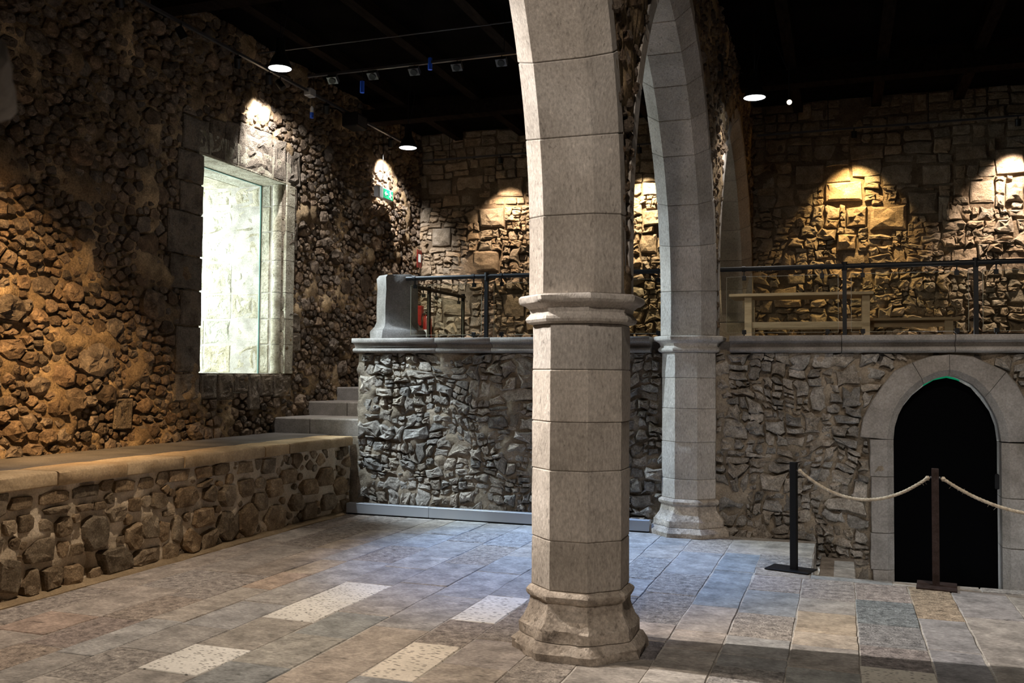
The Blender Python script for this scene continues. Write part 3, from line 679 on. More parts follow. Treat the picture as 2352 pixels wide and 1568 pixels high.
def hull(P):
    P = sorted(set(P)); lo = []; up = []
    for arr, Q in ((lo, P), (up, P[::-1])):
        for p in Q:
            while len(arr) > 1 and (arr[-1][0]-arr[-2][0])*(p[1]-arr[-2][1])-(arr[-1][1]-arr[-2][1])*(p[0]-arr[-2][0]) <= 0: arr.pop()
            arr.append(p)
    return lo[:-1]+up[:-1]
jambH = [(xo0, -.62), (xo1, -.62), (xo1, zsp), (xo0, zsp)]
archH = hull([(round(x, 4), round(z, 4)) for x, z in Dout])
dopen = [(xin0-.02, -.62), (xin1+.02, -.62)]+Din[::-1]
wg = relief('wall_gallery', mapG, -5.80, XR, -.62, 2.06, .035, .085, 3.6, 'mortar_gallery', kind='structure',
            cut=lambda u, v: inpoly(dopen, u, v))
mb = MB()
mb.box((-5.79, YG+.06, 0-.6), (.45, YG+.40, 2.05)); mb.box((1.66, YG+.06, -.6), (XR, YG+.40, 2.05)); mb.box((.44, YG+.06, 1.88), (1.67, YG+.40, 2.05))
mb.build('backing', 'mortar_gallery', wg)
mb = MB()
mapGE = lambda u, v, n: (-5.80-n, u, v)
for j in range(20):
    pass
mb.box((-5.80, YG-.01, 0), (-5.72, 15.2, 2.10)); mb.build('stair_side', 'mortar_gallery', wg)
MB().box((XL-.3, 10.80, -.1), (-5.74, YB+.3, .95)).build('fill', 'mortar_gallery', wg)
MB().box((-5.95, YG+.05, -.1), (-5.70, YG+.16, .95)).build('fill', 'mortar_gallery', wg)
asp = 1.5
def fixG(lst):
    out = []
    for px, py, rw, rh in lst:
        c = at(px, py, 1, YG); e = at(px+rw, py, 1, YG); g = at(px, py-rh, 1, YG); out.append((c[0], c[2], (abs(e[0]-c[0])/asp+abs(g[2]-c[2]))/2))
    return out
fg = fixG([(1875, 1012, 32, 20), (1720, 845, 26, 18), (1830, 868, 22, 16), (1785, 885, 30, 20), (1835, 832, 20, 8), (1960, 830, 18, 9), (1937, 878, 24, 14), (1985, 872, 20, 14), (1685, 940, 26, 18), (1690, 895, 26, 14),
    (1890, 930, 22, 12), (1945, 905, 18, 22), (1955, 915, 16, 20), (1800, 975, 20, 14), (1850, 965, 26, 18), (1790, 1030, 28, 16), (1735, 1062, 24, 16), (1690, 1065, 24, 16), (1800, 1060, 22, 14), (1890, 1060, 26, 18), (1935, 1045, 18, 12),
    (1700, 1110, 26, 14), (1860, 1085, 22, 12), (1950, 1080, 28, 16), (1770, 1140, 22, 14), (1850, 1150, 26, 18), (1950, 1190, 24, 26), (1980, 1195, 16, 20), (1890, 1190, 26, 12), (1690, 1205, 16, 14), (1900, 1175, 24, 10),
    (1160, 1100, 40, 14), (1000, 1100, 24, 20), (1010, 1035, 26, 18), (955, 864, 20, 14), (1012, 856, 20, 18), (1110, 855, 18, 12), (1080, 955, 18, 20), (880, 950, 18, 16), (860, 970, 14, 20), (1180, 960, 26, 22), (1170, 1005, 30, 14), (1050, 895, 22, 14),
    (955, 895, 20, 16), (850, 885, 26, 10), (1010, 1000, 18, 12), (1100, 1010, 22, 14), (1480, 880, 22, 16), (1475, 970, 28, 10), (1465, 935, 16, 12), (1480, 1010, 22, 14), (1470, 900, 20, 16), (1480, 1060, 20, 14), (1465, 1170, 22, 12),
    (970, 1130, 20, 16), (1060, 1135, 20, 12), (890, 1110, 22, 14), (930, 1060, 20, 14), (1140, 1060, 18, 12), (1200, 1050, 18, 16)])
cl = coursed(-5.80, 4.0, -.62, 2.03, rng, .075, .009, 1.5, (jambH, archH), (-5.80, 4.1, -.6, 2.03), warp=.13, ws=1.6, jit=.6)
cl = [c for c in cl if not (-1.88 < c[0] < -1.28) and not inpoly(doorhole, sum(p[0] for p in c[3])/len(c[3]), sum(p[1] for p in c[3])/len(c[3]))]
masonry(wg, cl, mapG, 'stone_gallery', rng, lambda x, y, r, g: min(.05, r*.6)*g.uniform(.15, 1.25), .010, tl=(.75, 1.25, .05), flat=.74, rough=.36, deep=.08, squash=.74, round_=False, lump=.6,
        hidden=lambda x, y: 1222 < x < 1442 or (x > 1760 and y > 1330) or (x > 1870 and y > 1340))
# stones of the wall end beside the stair
for k in range(0):
    pass
# cornice
tr1 = empty('trim_1', kind='structure')
pf = [(10.98, 2.207), (10.492, 2.207), (10.484, 2.200), (10.484, 2.153), (10.492, 2.147), (10.525, 2.143), (10.565, 2.128), (10.583, 2.103), (10.583, 2.088), (10.56, 2.084), (10.53, 2.078), (10.517, 2.062), (10.519, 2.045), (10.535, 2.033), (10.565, 2.027), (10.62, 2.022), (10.98, 2.022)]
js = [-5.845, -4.70, -3.97, -2.86, -2.03]; js2 = [-1.15, .02, 1.12, 2.1, 3.2, 4.3, 5.3, 6.4]
for J in (js, js2):
    for a, b_ in zip(J[:-1], J[1:]):
        mb = MB(); mb.loft([[(x, y+oy, z) for y, z in pf] for x, oy in ((a+.003, .004), (a+.008, 0), (b_-.008, 0), (b_-.003, .004))], tint=rtint(rng, .92, 1.06, .02))
        shade_sharp(mb.build('cornice_block', 'cornice', tr1), 50)
# gallery floor
gf = MB(); gf.box((-5.78, YG+.05, 1.9), (XR, YB+.1, 2.15)); gf.box((XL-.1, 14.6, 1.9), (-5.7, YB+.1, 2.15)); gf.build('floor', 'walk', kind='structure')

# ---- door surround and leaf
dr = empty('door_1', kind='structure')
ccx = (xin0+xin1)/2
def resamp(P, k):
    d = [0]
    for a, b_ in zip(P[:-1], P[1:]): d.append(d[-1]+math.hypot(b_[0]-a[0], b_[1]-a[1]))
    out = []
    for i in range(k):
        t = d[-1]*i/(k-1)
        for j in range(len(P)-1):
            if t <= d[j+1]+1e-9: f = (t-d[j])/max(1e-9, d[j+1]-d[j]); out.append((P[j][0]+(P[j+1][0]-P[j][0])*f, P[j][1]+(P[j+1][1]-P[j][1])*f)); break
    return out
CH = .065
def inward(p):
    if p[1] <= zsp+.01: return (p[0]+(CH if p[0] < ccx else -CH), p[1])
    dx, dz = ccx-p[0], zsp-.05-p[1]; l = math.hypot(dx, dz); return (p[0]+dx/l*CH, p[1]+dz/l*CH)
def vouss(inn, out, name='voussoir', k=6, ragged=.006):
    I = resamp(inn, k); O = resamp(out, k); rings = []
    for t, (i_, o_) in enumerate(zip(I, O)):
        c_ = inward(i_); jx, jz = (rng.uniform(-ragged, ragged), rng.uniform(-ragged, ragged)) if 0 < t < k-1 else (0, 0)
        yf = YG-.045
        e = .010
        on = (o_[0]+jx, o_[1]+jz)
        oi = (on[0]+(i_[0]-on[0])*.04, on[1]+(i_[1]-on[1])*.04)
        rings.append([(on[0], YG+.06, on[1]), (on[0], yf+.014, on[1]), (oi[0], yf, oi[1]), (i_[0], yf, i_[1]), (c_[0], yf+CH, c_[1]), (c_[0], YG+.36, c_[1])])
    def lerp(a, b_, f): return [tuple(p+(q-p)*f for p, q in zip(A, B)) for A, B in zip(a, b_)]
    r0 = lerp(rings[0], rings[1], .03); r1 = lerp(rings[-1], rings[-2], .03)
    first = [(x, y+(.008 if y < YG else 0), z) for x, y, z in lerp(rings[0], rings[1], .012)]; last = [(x, y+(.008 if y < YG else 0), z) for x, y, z in lerp(rings[-1], rings[-2], .012)]
    mb = MB(); mb.loft([first, r0]+rings[1:-1]+[r1, last], tint=rtint(rng, .9, 1.15, .02))
    # soften the long edges only by angle
    return shade_sharp(mb.build(name, 'cornice', dr), 30)
vouss(Din[0:6], Dout[0:6]); vouss(Din[5:8], Dout[5:8]); vouss(Din[7:11], Dout[7:10]); vouss(Din[10:14], Dout[9:14])
for a, b_, w_ in ((-.62, -.25, .02), (-.25, .13, .0), (.13, .72, .012), (.72, zsp, .0)):
    vouss([(xin0, a), (xin0, b_)], [(xo0+w_, a), (xo0+w_, b_)], 'jamb_stone', 4)
for a, b_, w_ in ((-.62, .05, .05), (.05, .55, .0), (.55, zsp, .03)):
    vouss([(xin1, b_), (xin1, a)], [(xo1+w_, b_), (xo1+w_, a)], 'jamb_stone', 4)
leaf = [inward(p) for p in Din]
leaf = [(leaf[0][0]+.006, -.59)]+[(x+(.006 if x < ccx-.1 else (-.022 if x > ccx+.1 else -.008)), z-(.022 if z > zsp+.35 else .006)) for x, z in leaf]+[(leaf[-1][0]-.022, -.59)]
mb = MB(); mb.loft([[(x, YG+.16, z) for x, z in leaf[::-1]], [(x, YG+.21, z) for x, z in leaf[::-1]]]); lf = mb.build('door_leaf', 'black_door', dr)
mb = MB(); mb.box((1.50, YG+.12, .62), (1.54, YG+.17, .78), bev=.01); mb.build('door_handle', 'black', lf)
sg_ = MB(); sg_.box((.86, YG+.52, 1.60), (1.22, YG+.55, 1.86)); tag(sg_.build('exit_sign', 'green_sign'), 'sliver of a green exit sign glimpsed over the top of the black door leaf', 'exit sign')
mb = MB(); mb.box((.3, YG+2.6, -.62), (2.0, YG+2.7, 2.0)); mb.box((.3, YG+.4, -.62), (.4, YG+2.7, 2.0)); mb.box((1.75, YG+.4, -.62), (1.85, YG+2.7, 2.0)); mb.box((.3, YG+.4, 1.88), (1.85, YG+2.7, 1.95))
mb.build('passage_wall', 'joint', dr)

# ================================================================== WALKWAY along the left wall
rng = random.Random(44)
wk = empty('stone_walkway', (-6.5, 7, 0), label='raised stone walkway with rubble face along the left wall', cat='walkway')
ZT, ZL = .966, .845
def poc(u, v):
    c = at(198, 1287, 0, XBN); d = math.hypot((u-c[1])/.11, (v-c[2])/.12); return -.24*max(0, 1-d**4) if d < 1 else 0
relief('mortar_face', mapN, 2.0, 10.60, -.01, ZL+.01, .03, .06, 3.6, 'mortar_bench', wk, pocket=poc)
def c2(x, y): return at(x*.3623, 1000+y*.3623, 0, XBN)
bs = [(60,585,45,60),(160,560,60,60),(285,565,45,50),(405,575,60,70),(485,525,30,35),(350,475,95,25),(545,455,70,25),(640,445,40,30),(255,730,115,85),(60,900,75,170),(190,935,50,95),(320,900,70,80),(455,890,60,75),(610,610,85,115),
 (480,720,55,40),(735,790,95,85),(940,760,105,50),(735,500,60,55),(770,665,35,35),(845,640,50,90),(855,440,40,50),(950,590,45,100),(1005,410,50,55),(1040,600,35,80),(1065,490,40,25),(1120,600,30,120),(1175,390,88,65),(1280,520,110,58),(1210,660,58,90),(1310,660,58,68),
 (1330,370,40,60),(1440,380,50,75),(1450,570,55,120),(1570,530,55,115),(1560,330,50,60),(1650,420,40,60),(1740,520,78,88),(1740,330,60,60),(1830,260,70,50),(1880,420,50,60),(1950,330,60,50),(1960,480,60,55),(2060,260,60,60),(2080,420,55,60),(2150,320,45,60),(2190,440,45,40),
 (600,880,40,50),(130,430,80,45),(340,390,105,42),(560,355,105,38),(780,320,95,40),(930,300,60,40),(1130,255,95,40),(1290,235,75,40),(1410,215,60,40),(1560,200,80,40),(1710,190,60,50),(1300,300,50,30),(100,790,40,25)]
fixn = []; shn = []
for x, y, rw, rh in bs:
    c = c2(x, y); e = c2(x+rw, y); g = c2(x, y-rh); ru = abs(e[1]-c[1])/1.1; rv = abs(g[2]-c[2])
    if c[2] > .04: fixn.append((c[1], min(c[2], ZL-.03), (ru+rv)/2)); shn.append((ru*1.1, rv))
pc = at(198, 1287, 0, XBN)
sd = make_seeds(2.0, 10.6, 0.02, ZL-.02, [(.11, 120), (.075, 400), (.045, 1200)], 1.1, rng, lambda u, v: math.hypot(u-pc[1], v-pc[2]) > .17, fixn, pack=.90)
cl = power_cells(sd, 1.1, rng, (), (2.0, 10.58, .005, ZL), grow=1.3, shapes=shn)
masonry(wk, cl, mapN, 'stone_bench', rng, lambda x, y, r, g: min(.05, r*.4)*g.uniform(.5, 1.1)*(.30 if y > .70 else 1), .010, tl=(.62, 1.2, .07), flat=.86, rough=.16, deep=.08, squash=.90, round_=False, lump=.35, tilt=.18)
cj = [at(x, y, 0, XBN+.03)[1] for x, y in ((134, 1090), (293, 1075), (424, 1060), (505, 1050), (610, 1035), (665, 1028), (760, 1015))]
cj = [3.0, 3.9, 4.7, 5.3]+[c for c in cj if c > 5.5]+[10.62]
for a, b_ in zip(cj[:-1], cj[1:]):
    mb = MB(); o = rng.uniform(-.008, .008); tn = rtint(rng, .85, 1.15, .05)
    pr = [(-6.28, ZT-.14), (XBN+.028+o, ZL+.002), (XBN+.036+o, ZL+.012), (XBN+.037+o, ZT-.020), (XBN+.026+o, ZT-.004), (XBN+.01+o, ZT), (-6.28, ZT)]
    n = max(3, int((b_-a)/.14)); rings = []
    for k in range(n+1):
        y = a+.005+(b_-a-.01)*k/n; e = .006 if k in (0, n) else 0
        rings.append([(x-(e if x > -6 else 0)+(rng.uniform(-.003, .003) if x > -6 else 0), y, z-(e if z > ZT-.01 else 0)) for x, z in pr])
    mb.loft([r[::-1] for r in rings], tint=tn); shade_sharp(mb.build('coping_stone', 'coping', wk), 45)
yy = 3.0
for y1 in (4.3, 5.6, 6.5, 7.5, 8.4, 9.3, 10.78):
    mb = MB(); mb.box((XL-.02, yy+.004, ZT-.10), (-6.284, y1-.004, ZT-.001), bev=.005, tint=rtint(rng, .9, 1.1, .03)); mb.build('top_slab', 'walk', wk); yy = y1
mb = MB(); r_ = random.Random(2)
mb.loft([[(XBN-.05, y, -.01), (XBN+.10+r_.uniform(-.012, .012), y, -.01), (XBN+.095, y, .010+r_.uniform(-.002, .003)), (XBN+.03, y, .035+r_.uniform(-.004, .006)), (XBN-.05, y, .04)][::-1] for y in np.arange(2.0, 10.44, .11)]); shade_sharp(mb.build('base_fillet', 'fillet', wk), 50)
MB().box((-7.1, 2.0, 0.0), (XBN-.10, 10.7, ZT-.12)).build('core', 'mortar_bench', wk)
# steps
stp = empty('stone_steps', (-6.4, 11, .9), label='worn grey stone steps between left wall and gallery wall', cat='steps')
yst = [10.79, 11.60, 12.38, 13.15, 13.9, 14.62]; zst = [ZT, 1.168, 1.362, 1.557, 1.753, 1.95, 2.15]
for k in range(5):
    for (x0, x1) in ((XL-.05, -6.62+.1*k), (-6.615+.1*k, -5.79)):
        mb = MB(); mb.box((x0+.002, yst[k]+rng.uniform(0, .006), zst[k]-.35), (x1-.002, yst[k+1]+.05, zst[k+1]), bev=.016, tint=rtint(rng, .85, 1.05, .02)); mb.build('step', 'cornice', stp)

# ================================================================== COLUMN, PIER, ARCHES
X0 = -1.604
def octa(cx, cy, a, z, c=None, jit=0, rg=None):
    c = a*.586 if c is None else c
    P = [(-a, -a+c), (-a+c, -a), (a-c, -a), (a, -a+c), (a, a-c), (a-c, a), (-a+c, a), (-a, a-c)]
    return [(cx+x+(rg.uniform(-jit, jit) if jit else 0), cy+y+(rg.uniform(-jit, jit) if jit else 0), z) for x, y in P]
def subdiv(ring, n=3, jit=0, rg=None):
    out = []
    for i in range(len(ring)):
        p, q = ring[i], ring[(i+1) % len(ring)]
        for k in range(n):
            f = k/n; out.append(tuple(p[j]+(q[j]-p[j])*f+(rg.uniform(-jit, jit) if jit and j < 2 else 0) for j in range(3)))
    return out
def column(cy, label, zcap, joints, basea, rg):
    root = empty('stone_column', (X0, cy, 0), label=label, cat='column')
    b0 = [(0.0, .415), (.045, .417), (.058, .410), (.098, .378), (.103, .368), (.165, .366), (.176, .358), (.21, .338), (.25, .318), (.29, .307), (.328, .304), (.335, .316), (.35, .326), (.372, .328), (.388, .318), (.402, .298)]
    lower = b0[:4]+[(.101, .30)]; upper = [(.099, .30)]+b0[4:]
    for prf, nm in ((lower, 'plinth'), (upper, 'base_moulding')):
        mb = MB(); mb.loft([subdiv(octa(X0, cy, .297+(a-.297)*basea, z), 5, (.010 if z < .18 else .004), rg) for z, a in prf]); shade_sharp(mb.build(nm, 'base_stone', root), 28)
    zj = [.402]+joints+[zcap-.185]
    for a, b_ in zip(zj[:-1], zj[1:]):
        mb = MB(); A = .2965+rg.uniform(-.0015, .0015); ox, oy = rg.uniform(-.002, .002), rg.uniform(-.002, .002)
        nz = max(3, int((b_-a)/.11)); rs = [(a+.001, A-.006), (a+.007, A)]+[(a+.007+(b_-a-.014)*k/nz, A) for k in range(1, nz)]+[(b_-.007, A), (b_-.001, A-.006)]
        mb.loft([subdiv(octa(X0+ox, cy+oy, r_, z), 3, .0018, rg) for z, r_ in rs], tint=rtint(rg, .9, 1.1, .02)); shade_sharp(mb.build('shaft_block', 'ashlar', root), 28)
    z = zcap
    cp = [(z-.185, .300), (z-.180, .318), (z-.172, .334), (z-.155, .342), (z-.138, .336), (z-.128, .322), (z-.112, .314), (z-.085, .322), (z-.066, .345), (z-.060, .362), (z-.050, .378), (z-.035, .386), (z-.012, .386), (z, .374), (z+.001, .30)]
    mb = MB(); mb.loft([subdiv(octa(X0, cy, a, zz), 5, .0035 if zz > z-.07 else .0015, rg) for zz, a in cp]); shade_sharp(mb.build('capital', 'ashlar', root), 30)
    return root
rg = random.Random(5)
YC, YP, Y0, Y3 = 5.95, 10.68, .93, 15.30
colu = column(YC, 'octagonal stone column standing free in the middle of the hall', 2.268, [.714, 1.154, 1.46, 1.79], 1.0, rg)
pier = column(YP, 'octagonal stone pier built into the gallery wall beyond the free column', 2.207, [.62, 1.03, 1.40, 1.74], 1.25, rg)
column(Y0, 'octagonal stone column nearest the viewpoint at the end of the arcade', 2.268, [.8, 1.3, 1.8], 1.0, rg)
DC, ZS, RA = 3.04, 2.54, 2.72
def arcpt(d0, s, z0):
    """offset from the support axis, height and outward normal at arc length s above z0"""
    l = ZS-z0
    if s <= l: return (d0, z0+s, -1.0, 0.0)
    th = (s-l)/RA; return (DC-RA*math.cos(th), ZS+RA*math.sin(th), -math.cos(th), math.sin(th))
THA = math.acos((DC-2.365)/RA); LT = RA*THA
W_, C_, NT = .306, .140, .275
def arch(ya, yb, label, rg, za, zb, sa=None):
    root = empty('stone_arch', (X0, (ya+yb)/2, 2.2), label=label, cat='arch')
    half = (yb-ya)/2
    for ys, side, z0 in ((ya, 1, za), (yb, -1, zb)):
        l = ZS-z0; tot = l+LT; cuts = [0]
        for c in (.50, .96, 1.46, 1.98, 2.42, 2.82, 3.22, 3.62): cuts.append(c+rg.uniform(-.03, .03))
        cuts = [c for c in cuts if c < tot-.15]+[tot]
        sc1 = (half-.32)/(2.365-.32)
        if ya == Y0: sc1 = 1 if side < 0 else (yb-ya-2.365-.32)/(2.365-.32)
        for a, b_ in zip(cuts[:-1], cuts[1:]):
            n = max(4, int((b_-a)/.10)); rings = []; o = rg.uniform(-.002, .002)
            for k in range(n+1):
                s = a+.0015+(b_-a-.003)*k/n; d, z, nd, nz = arcpt(.32, s, z0); d = .32+(d-.32)*sc1
                e = .006 if k in (0, n) else 0; j = 0
                sec = [(-W_+e, NT), (-W_+e, C_+.002), (-W_+C_, e), (-W_+C_+.11, e), (W_-C_-.11, e), (W_-C_, e), (W_-e, C_+.002), (W_-e, NT)]
                rings.append([(X0+x+o, ys+side*(d+nd*m_), z+nz*m_) for x, m_ in sec])
                if k == 0 or k == n-1:
                    s2 = s+(.006 if k == 0 else (b_-a-.003)/n-.006); d, z, nd, nz = arcpt(.32, s2, z0); d = .32+(d-.32)*sc1
                    sec = [(-W_, NT), (-W_, C_), (-W_+C_, 0), (-W_+C_+.11, 0), (W_-C_-.11, 0), (W_-C_, 0), (W_, C_), (W_, NT)]
                    rings.append([(X0+x+o+rg.uniform(-.001, .001), ys+side*(d+nd*m_), z+nz*m_) for x, m_ in sec])
            if side == -1: rings = [r[::-1] for r in rings]
            mb = MB(); mb.loft(rings, tint=rtint(rg, .88, 1.08, .025)); shade_sharp(mb.build('voussoir', 'ashlar', root), 28)
    return root
arch(Y0, YC, 'chamfered stone arch springing forward from the free column out of the picture top', rg, 2.268, 2.268)
arch(YC, YP, 'chamfered pointed stone arch between the free column and the wall pier', rg, 2.268, 2.207)
arch(YP, Y3+.11, 'pointed stone arch over the gallery from the wall pier to the back wall', rg, 2.207, 2.15)
# respond against the back wall
rsp = empty('stone_respond', (X0, YB-.15, 2.15), label='squared stone half pier under the arch at the gallery back wall', cat='pier')
# spandrel masonry
def extr(y):
    best = 2.25
    for ya, yb in ((Y0, YC), (YC, YP), (YP, Y3+.11)):
        if ya <= y <= yb:
            half = (yb-ya)/2; sc1 = (half-.32)/(2.365-.32); d = min(y-ya, yb-y)
            if ya == Y0: d, sc1 = (yb-y, 1) if yb-y < 2.365 else (y-ya, (yb-ya-2.365-.32)/(2.365-.32))
            d = .32+(d-.32)/sc1 if d > .32 else d
            q = (DC-d)/(RA+.20)
            return ZS+(RA+.20)*math.sqrt(max(0, 1-q*q)) if q < 1 else 2.26
    return 2.25
wa = empty('wall_arcade', kind='structure')
ys = np.arange(Y0-.3, YB+.01, .06); NV = 44
for sgn, xf in ((1, X0+.292), (-1, X0-.292)):
    mb = MB(); vs = []
    for y in ys:
        zb = extr(float(y))+.0
        for k in range(NV+1):
            z = zb+(ZC-zb)*k/NV; nn = .045*fr3(float(y), z, 5.0*sgn, 2.6, 5); vs.append((xf+sgn*nn, float(y), z))
    fs = []
    for i in range(len(ys)-1):
        for k in range(NV):
            a = i*(NV+1)+k; q = (a, a+NV+1, a+NV+2, a+1); fs.append(q if sgn > 0 else q[::-1])
    mb.add(vs, fs); mb.build('mortar_face', 'mortar_left', wa, smooth=True)
mb = MB(); vs = []; fs = []
for i, y in enumerate(ys):
    z = extr(float(y))+.0; vs += [(X0-.29, float(y), z), (X0+.29, float(y), z)]
    if i: fs.append((2*i-2, 2*i-1, 2*i+1, 2*i))
mb.add(vs, fs); mb.box((X0-.24, 5.9, 2.3), (X0+.24, 6.0, ZC)); mb.build('core', 'mortar_left', wa)
mapA = lambda u, v, n: (X0+.292+n, u, v)
rng = random.Random(55)
sd = make_seeds(3.2, YB, 2.25, ZC, [(.08, 60), (.055, 500), (.038, 6000)], 1.0, rng, lambda u, v: v > extr(u)+.07, (), pack=.9)
cl = power_cells(sd, 1.0, rng, (), (3.2, YB, 2.25, ZC), grow=1.2)
masonry(wa, cl, mapA, 'stone_left', rng, lambda x, y, r, g: min(.05, r*.6)*g.uniform(.4, 1.2), .010, limit=180, tl=(.6, 1.25, .08), flat=.62, rough=.3)
# respond blocks
for k, (z0, z1) in enumerate(((2.15, 2.62), (2.62, 3.0), (3.0, 3.4))):
    mb = MB(); mb.box((X0-.31, YB-.22, z0+.003), (X0+.31, YB+.05, z1-.003), bev=.012, tint=rtint(rg, .9, 1.1, .02)); mb.build('respond_block', 'ashlar', rsp)

# ================================================================== GALLERY OBJECTS
rg = random.Random(66)
ped = empty('stone_pedestal', (-5.45, 10.88, 2.207), label='broken grey stone pedestal stump on the left end of the gallery cornice', cat='pedestal')
PP = [(-5.70, 10.98), (-5.665, 10.82), (-5.475, 10.70), (-5.20, 10.88), (-5.20, 11.08), (-5.58, 11.14)]
def scl(P, k, z, tilt=0):
    cx = sum(p[0] for p in P)/len(P); cy = sum(p[1] for p in P)/len(P)
    return [(cx+(x-cx)*k, cy+(y-cy)*k, z+tilt*(x-cx)) for x, y in P]
mb = MB(); mb.loft([subdiv(scl(PP, k, z), 4, .004, rg) for k, z in ((1.36, 2.208), (1.37, 2.22), (1.35, 2.30), (1.30, 2.325))], tint=(.85, .86, .88)); shade_sharp(mb.build('foot', 'cornice', ped), 30)
mb = MB(); mb.loft([subdiv(scl(PP, k, z, tl), 4, jt, rg) for k, z, tl, jt in ((1.29, 2.326, 0, .003), (1.10, 2.37, 0, .003), (1.0, 2.43, 0, .003), (1.0, 2.65, 0, .004), (1.0, 2.85, 0, .008), (1.0, 3.0, .05, .014), (.93, 3.035, .03, .016))], tint=(.88, .89, .9)); shade_sharp(mb.build('shaft', 'cornice', ped), 30)

def rail_run(label, pts, posts, glass, clamps, group=None, zr=2.965, axis=0, other=10.75):
    root = empty('glass_railing', (pts[0][0], pts[0][1], 2.15), label=label, cat='railing', group=group)
    mb = MB(); mb.tube(pts, .027, 12); shade_sharp(mb.build('handrail', 'black', root), 40)
    P = (lambda a, z: (a, other, z)) if axis == 0 else (lambda a, z: (other, a, z))
    for a in posts:
        mb = MB(); x, y, _ = P(a, 0); mb.box((x-.022, y-.022, 2.15), (x+.022, y+.022, zr), bev=.003); q = mb.build('post', 'black', root)
        mb = MB(); mb.tube([(x, y, zr-.05), (x, y, zr+.045)], .030, 12); mb.build('post_collar', 'black', q)
    for a, b_ in glass:
        mb = MB(); (x0, y0, _), (x1, y1, _) = P(a, 0), P(b_, 0)
        if axis == 0: mb.box((x0, y0+.03, 2.255), (x1, y0+.038, zr-.085))
        else: mb.box((x0+.03, y0, 2.255), (x0+.038, y1, zr-.085))
        g = mb.build('glass_panel', 'glass', root)
        mb = MB()
        for zz in (2.252, zr-.087):
            if axis == 0: mb.box((x0, y0+.029, zz), (x1, y0+.039, zz+.004))
            else: mb.box((x0+.029, y0, zz), (x0+.039, y1, zz+.004))
        for e in (0, 1):
            if axis == 0: xx = (x0, x1)[e]; mb.box((xx-.002, y0+.029, 2.252), (xx+.002, y0+.039, zr-.083))
            else: yy_ = (y0, y1)[e]; mb.box((x0+.029, yy_-.002, 2.252), (x0+.039, yy_+.002, zr-.083))
        mb.build('panel_edge', 'rail_glass_edge', g)
    for a, tops in clamps:
        for top in tops:
            x, y, _ = P(a, 0); mb = MB()
            if top:
                mb.tube([(x-.02, y, zr) if axis == 0 else (x, y-.02, zr), (x+.02, y, zr) if axis == 0 else (x, y+.02, zr)], .033, 12)
                mb.box((x-.006, y+.012, zr-.085), (x+.006, y+.03, zr-.02)); mb.box((x-.022, y+.018, zr-.125), (x+.022, y+.052, zr-.075), bev=.004)
            else:
                mb.box((x-.006, y+.02, 2.15), (x+.006, y+.045, 2.26)); mb.box((x-.022, y+.016, 2.235), (x+.022, y+.054, 2.285), bev=.004)
            mb.build('glass_clamp', 'black', root)
    return root
X75 = lambda px: float(at(px, 620, 1, 10.75)[0])
rail_run('black pipe and glass railing between the stone pedestal and the wall pier', [(-5.21, 10.75, 2.975), (-1.80, 10.75, 2.975)], [X75(1118), X75(1480)-.6],
         [(-5.16, X75(1105)), (X75(1133), X75(1300)), (X75(1310), X75(1519))], [(X75(952), (1,)), (X75(1087), (1, 0)), (X75(1151), (1, 0)), (X75(1285), (1, 0)), (X75(1335), (1, 0)), (X75(1511), (1, 0))], zr=2.975)
rail_run('long black pipe and glass railing right of the wall pier above the arched doorway', [(-1.275, 10.75, 2.97), (6.3, 10.75, 2.97)], [X75(1939.6), X75(2241), 2.75, 4.1, 5.4],
         [(X75(1668), X75(1925)), (X75(1955), X75(2225)), (X75(2258), 2.68), (2.82, 4.03), (4.17, 5.33)],
         [(X75(1708.5), (1, 0)), (X75(1888), (1,)), (X75(1900), (0,)), (X75(1981.5), (1, 0)), (X75(2198), (1, 0)), (X75(2289), (1, 0)), (2.55, (1, 0)), (2.95, (1, 0))], zr=2.97)
rail_run('black railing running back from the pedestal beside the stair opening', [(-5.56, 11.2, 2.975), (-5.56, 13.55, 2.975)], [12.22, 13.50],
         [(11.2, 12.12), (12.32, 13.42)], [(11.45, (1,)), (12.0, (1, 0)), (12.45, (1, 0)), (13.3, (1, 0))], axis=1, other=-5.56, zr=2.975)

tb = empty('trestle_table', (-.5, 13.2, 2.15), label='pale wooden table behind the glass railing near the arch', cat='table')
mb = MB(); mb.box((-1.42, 12.95, 2.845), (.42, 13.65, 2.885), bev=.005); mb.build('table_top', 'wood', tb)
for x in (-1.22, .28):
    for y in (13.02, 13.52):
        mb = MB(); mb.box((x, y, 2.15), (x+.095, y+.07, 2.845), bev=.004); mb.build('leg', 'wood', tb)
for y in (13.03, 13.54):
    mb = MB(); mb.box((-1.12, y, 2.42), (.28, y+.03, 2.50), bev=.003); mb.build('stretcher', 'wood', tb)
bn = empty('wooden_bench', (.8, 13.9, 2.15), label='low pale wooden bench behind the right end of the table', cat='bench')
mb = MB(); mb.box((.08, 13.72, 2.545), (1.53, 14.06, 2.58), bev=.004); mb.build('seat', 'wood', bn)
for x in (.16, 1.34):
    mb = MB(); mb.box((x, 13.76, 2.15), (x+.10, 14.02, 2.545), bev=.004); mb.build('leg', 'wood', bn)
mb = MB(); mb.box((.26, 13.87, 2.46), (1.34, 13.90, 2.545)); mb.build('apron', 'wood', bn)

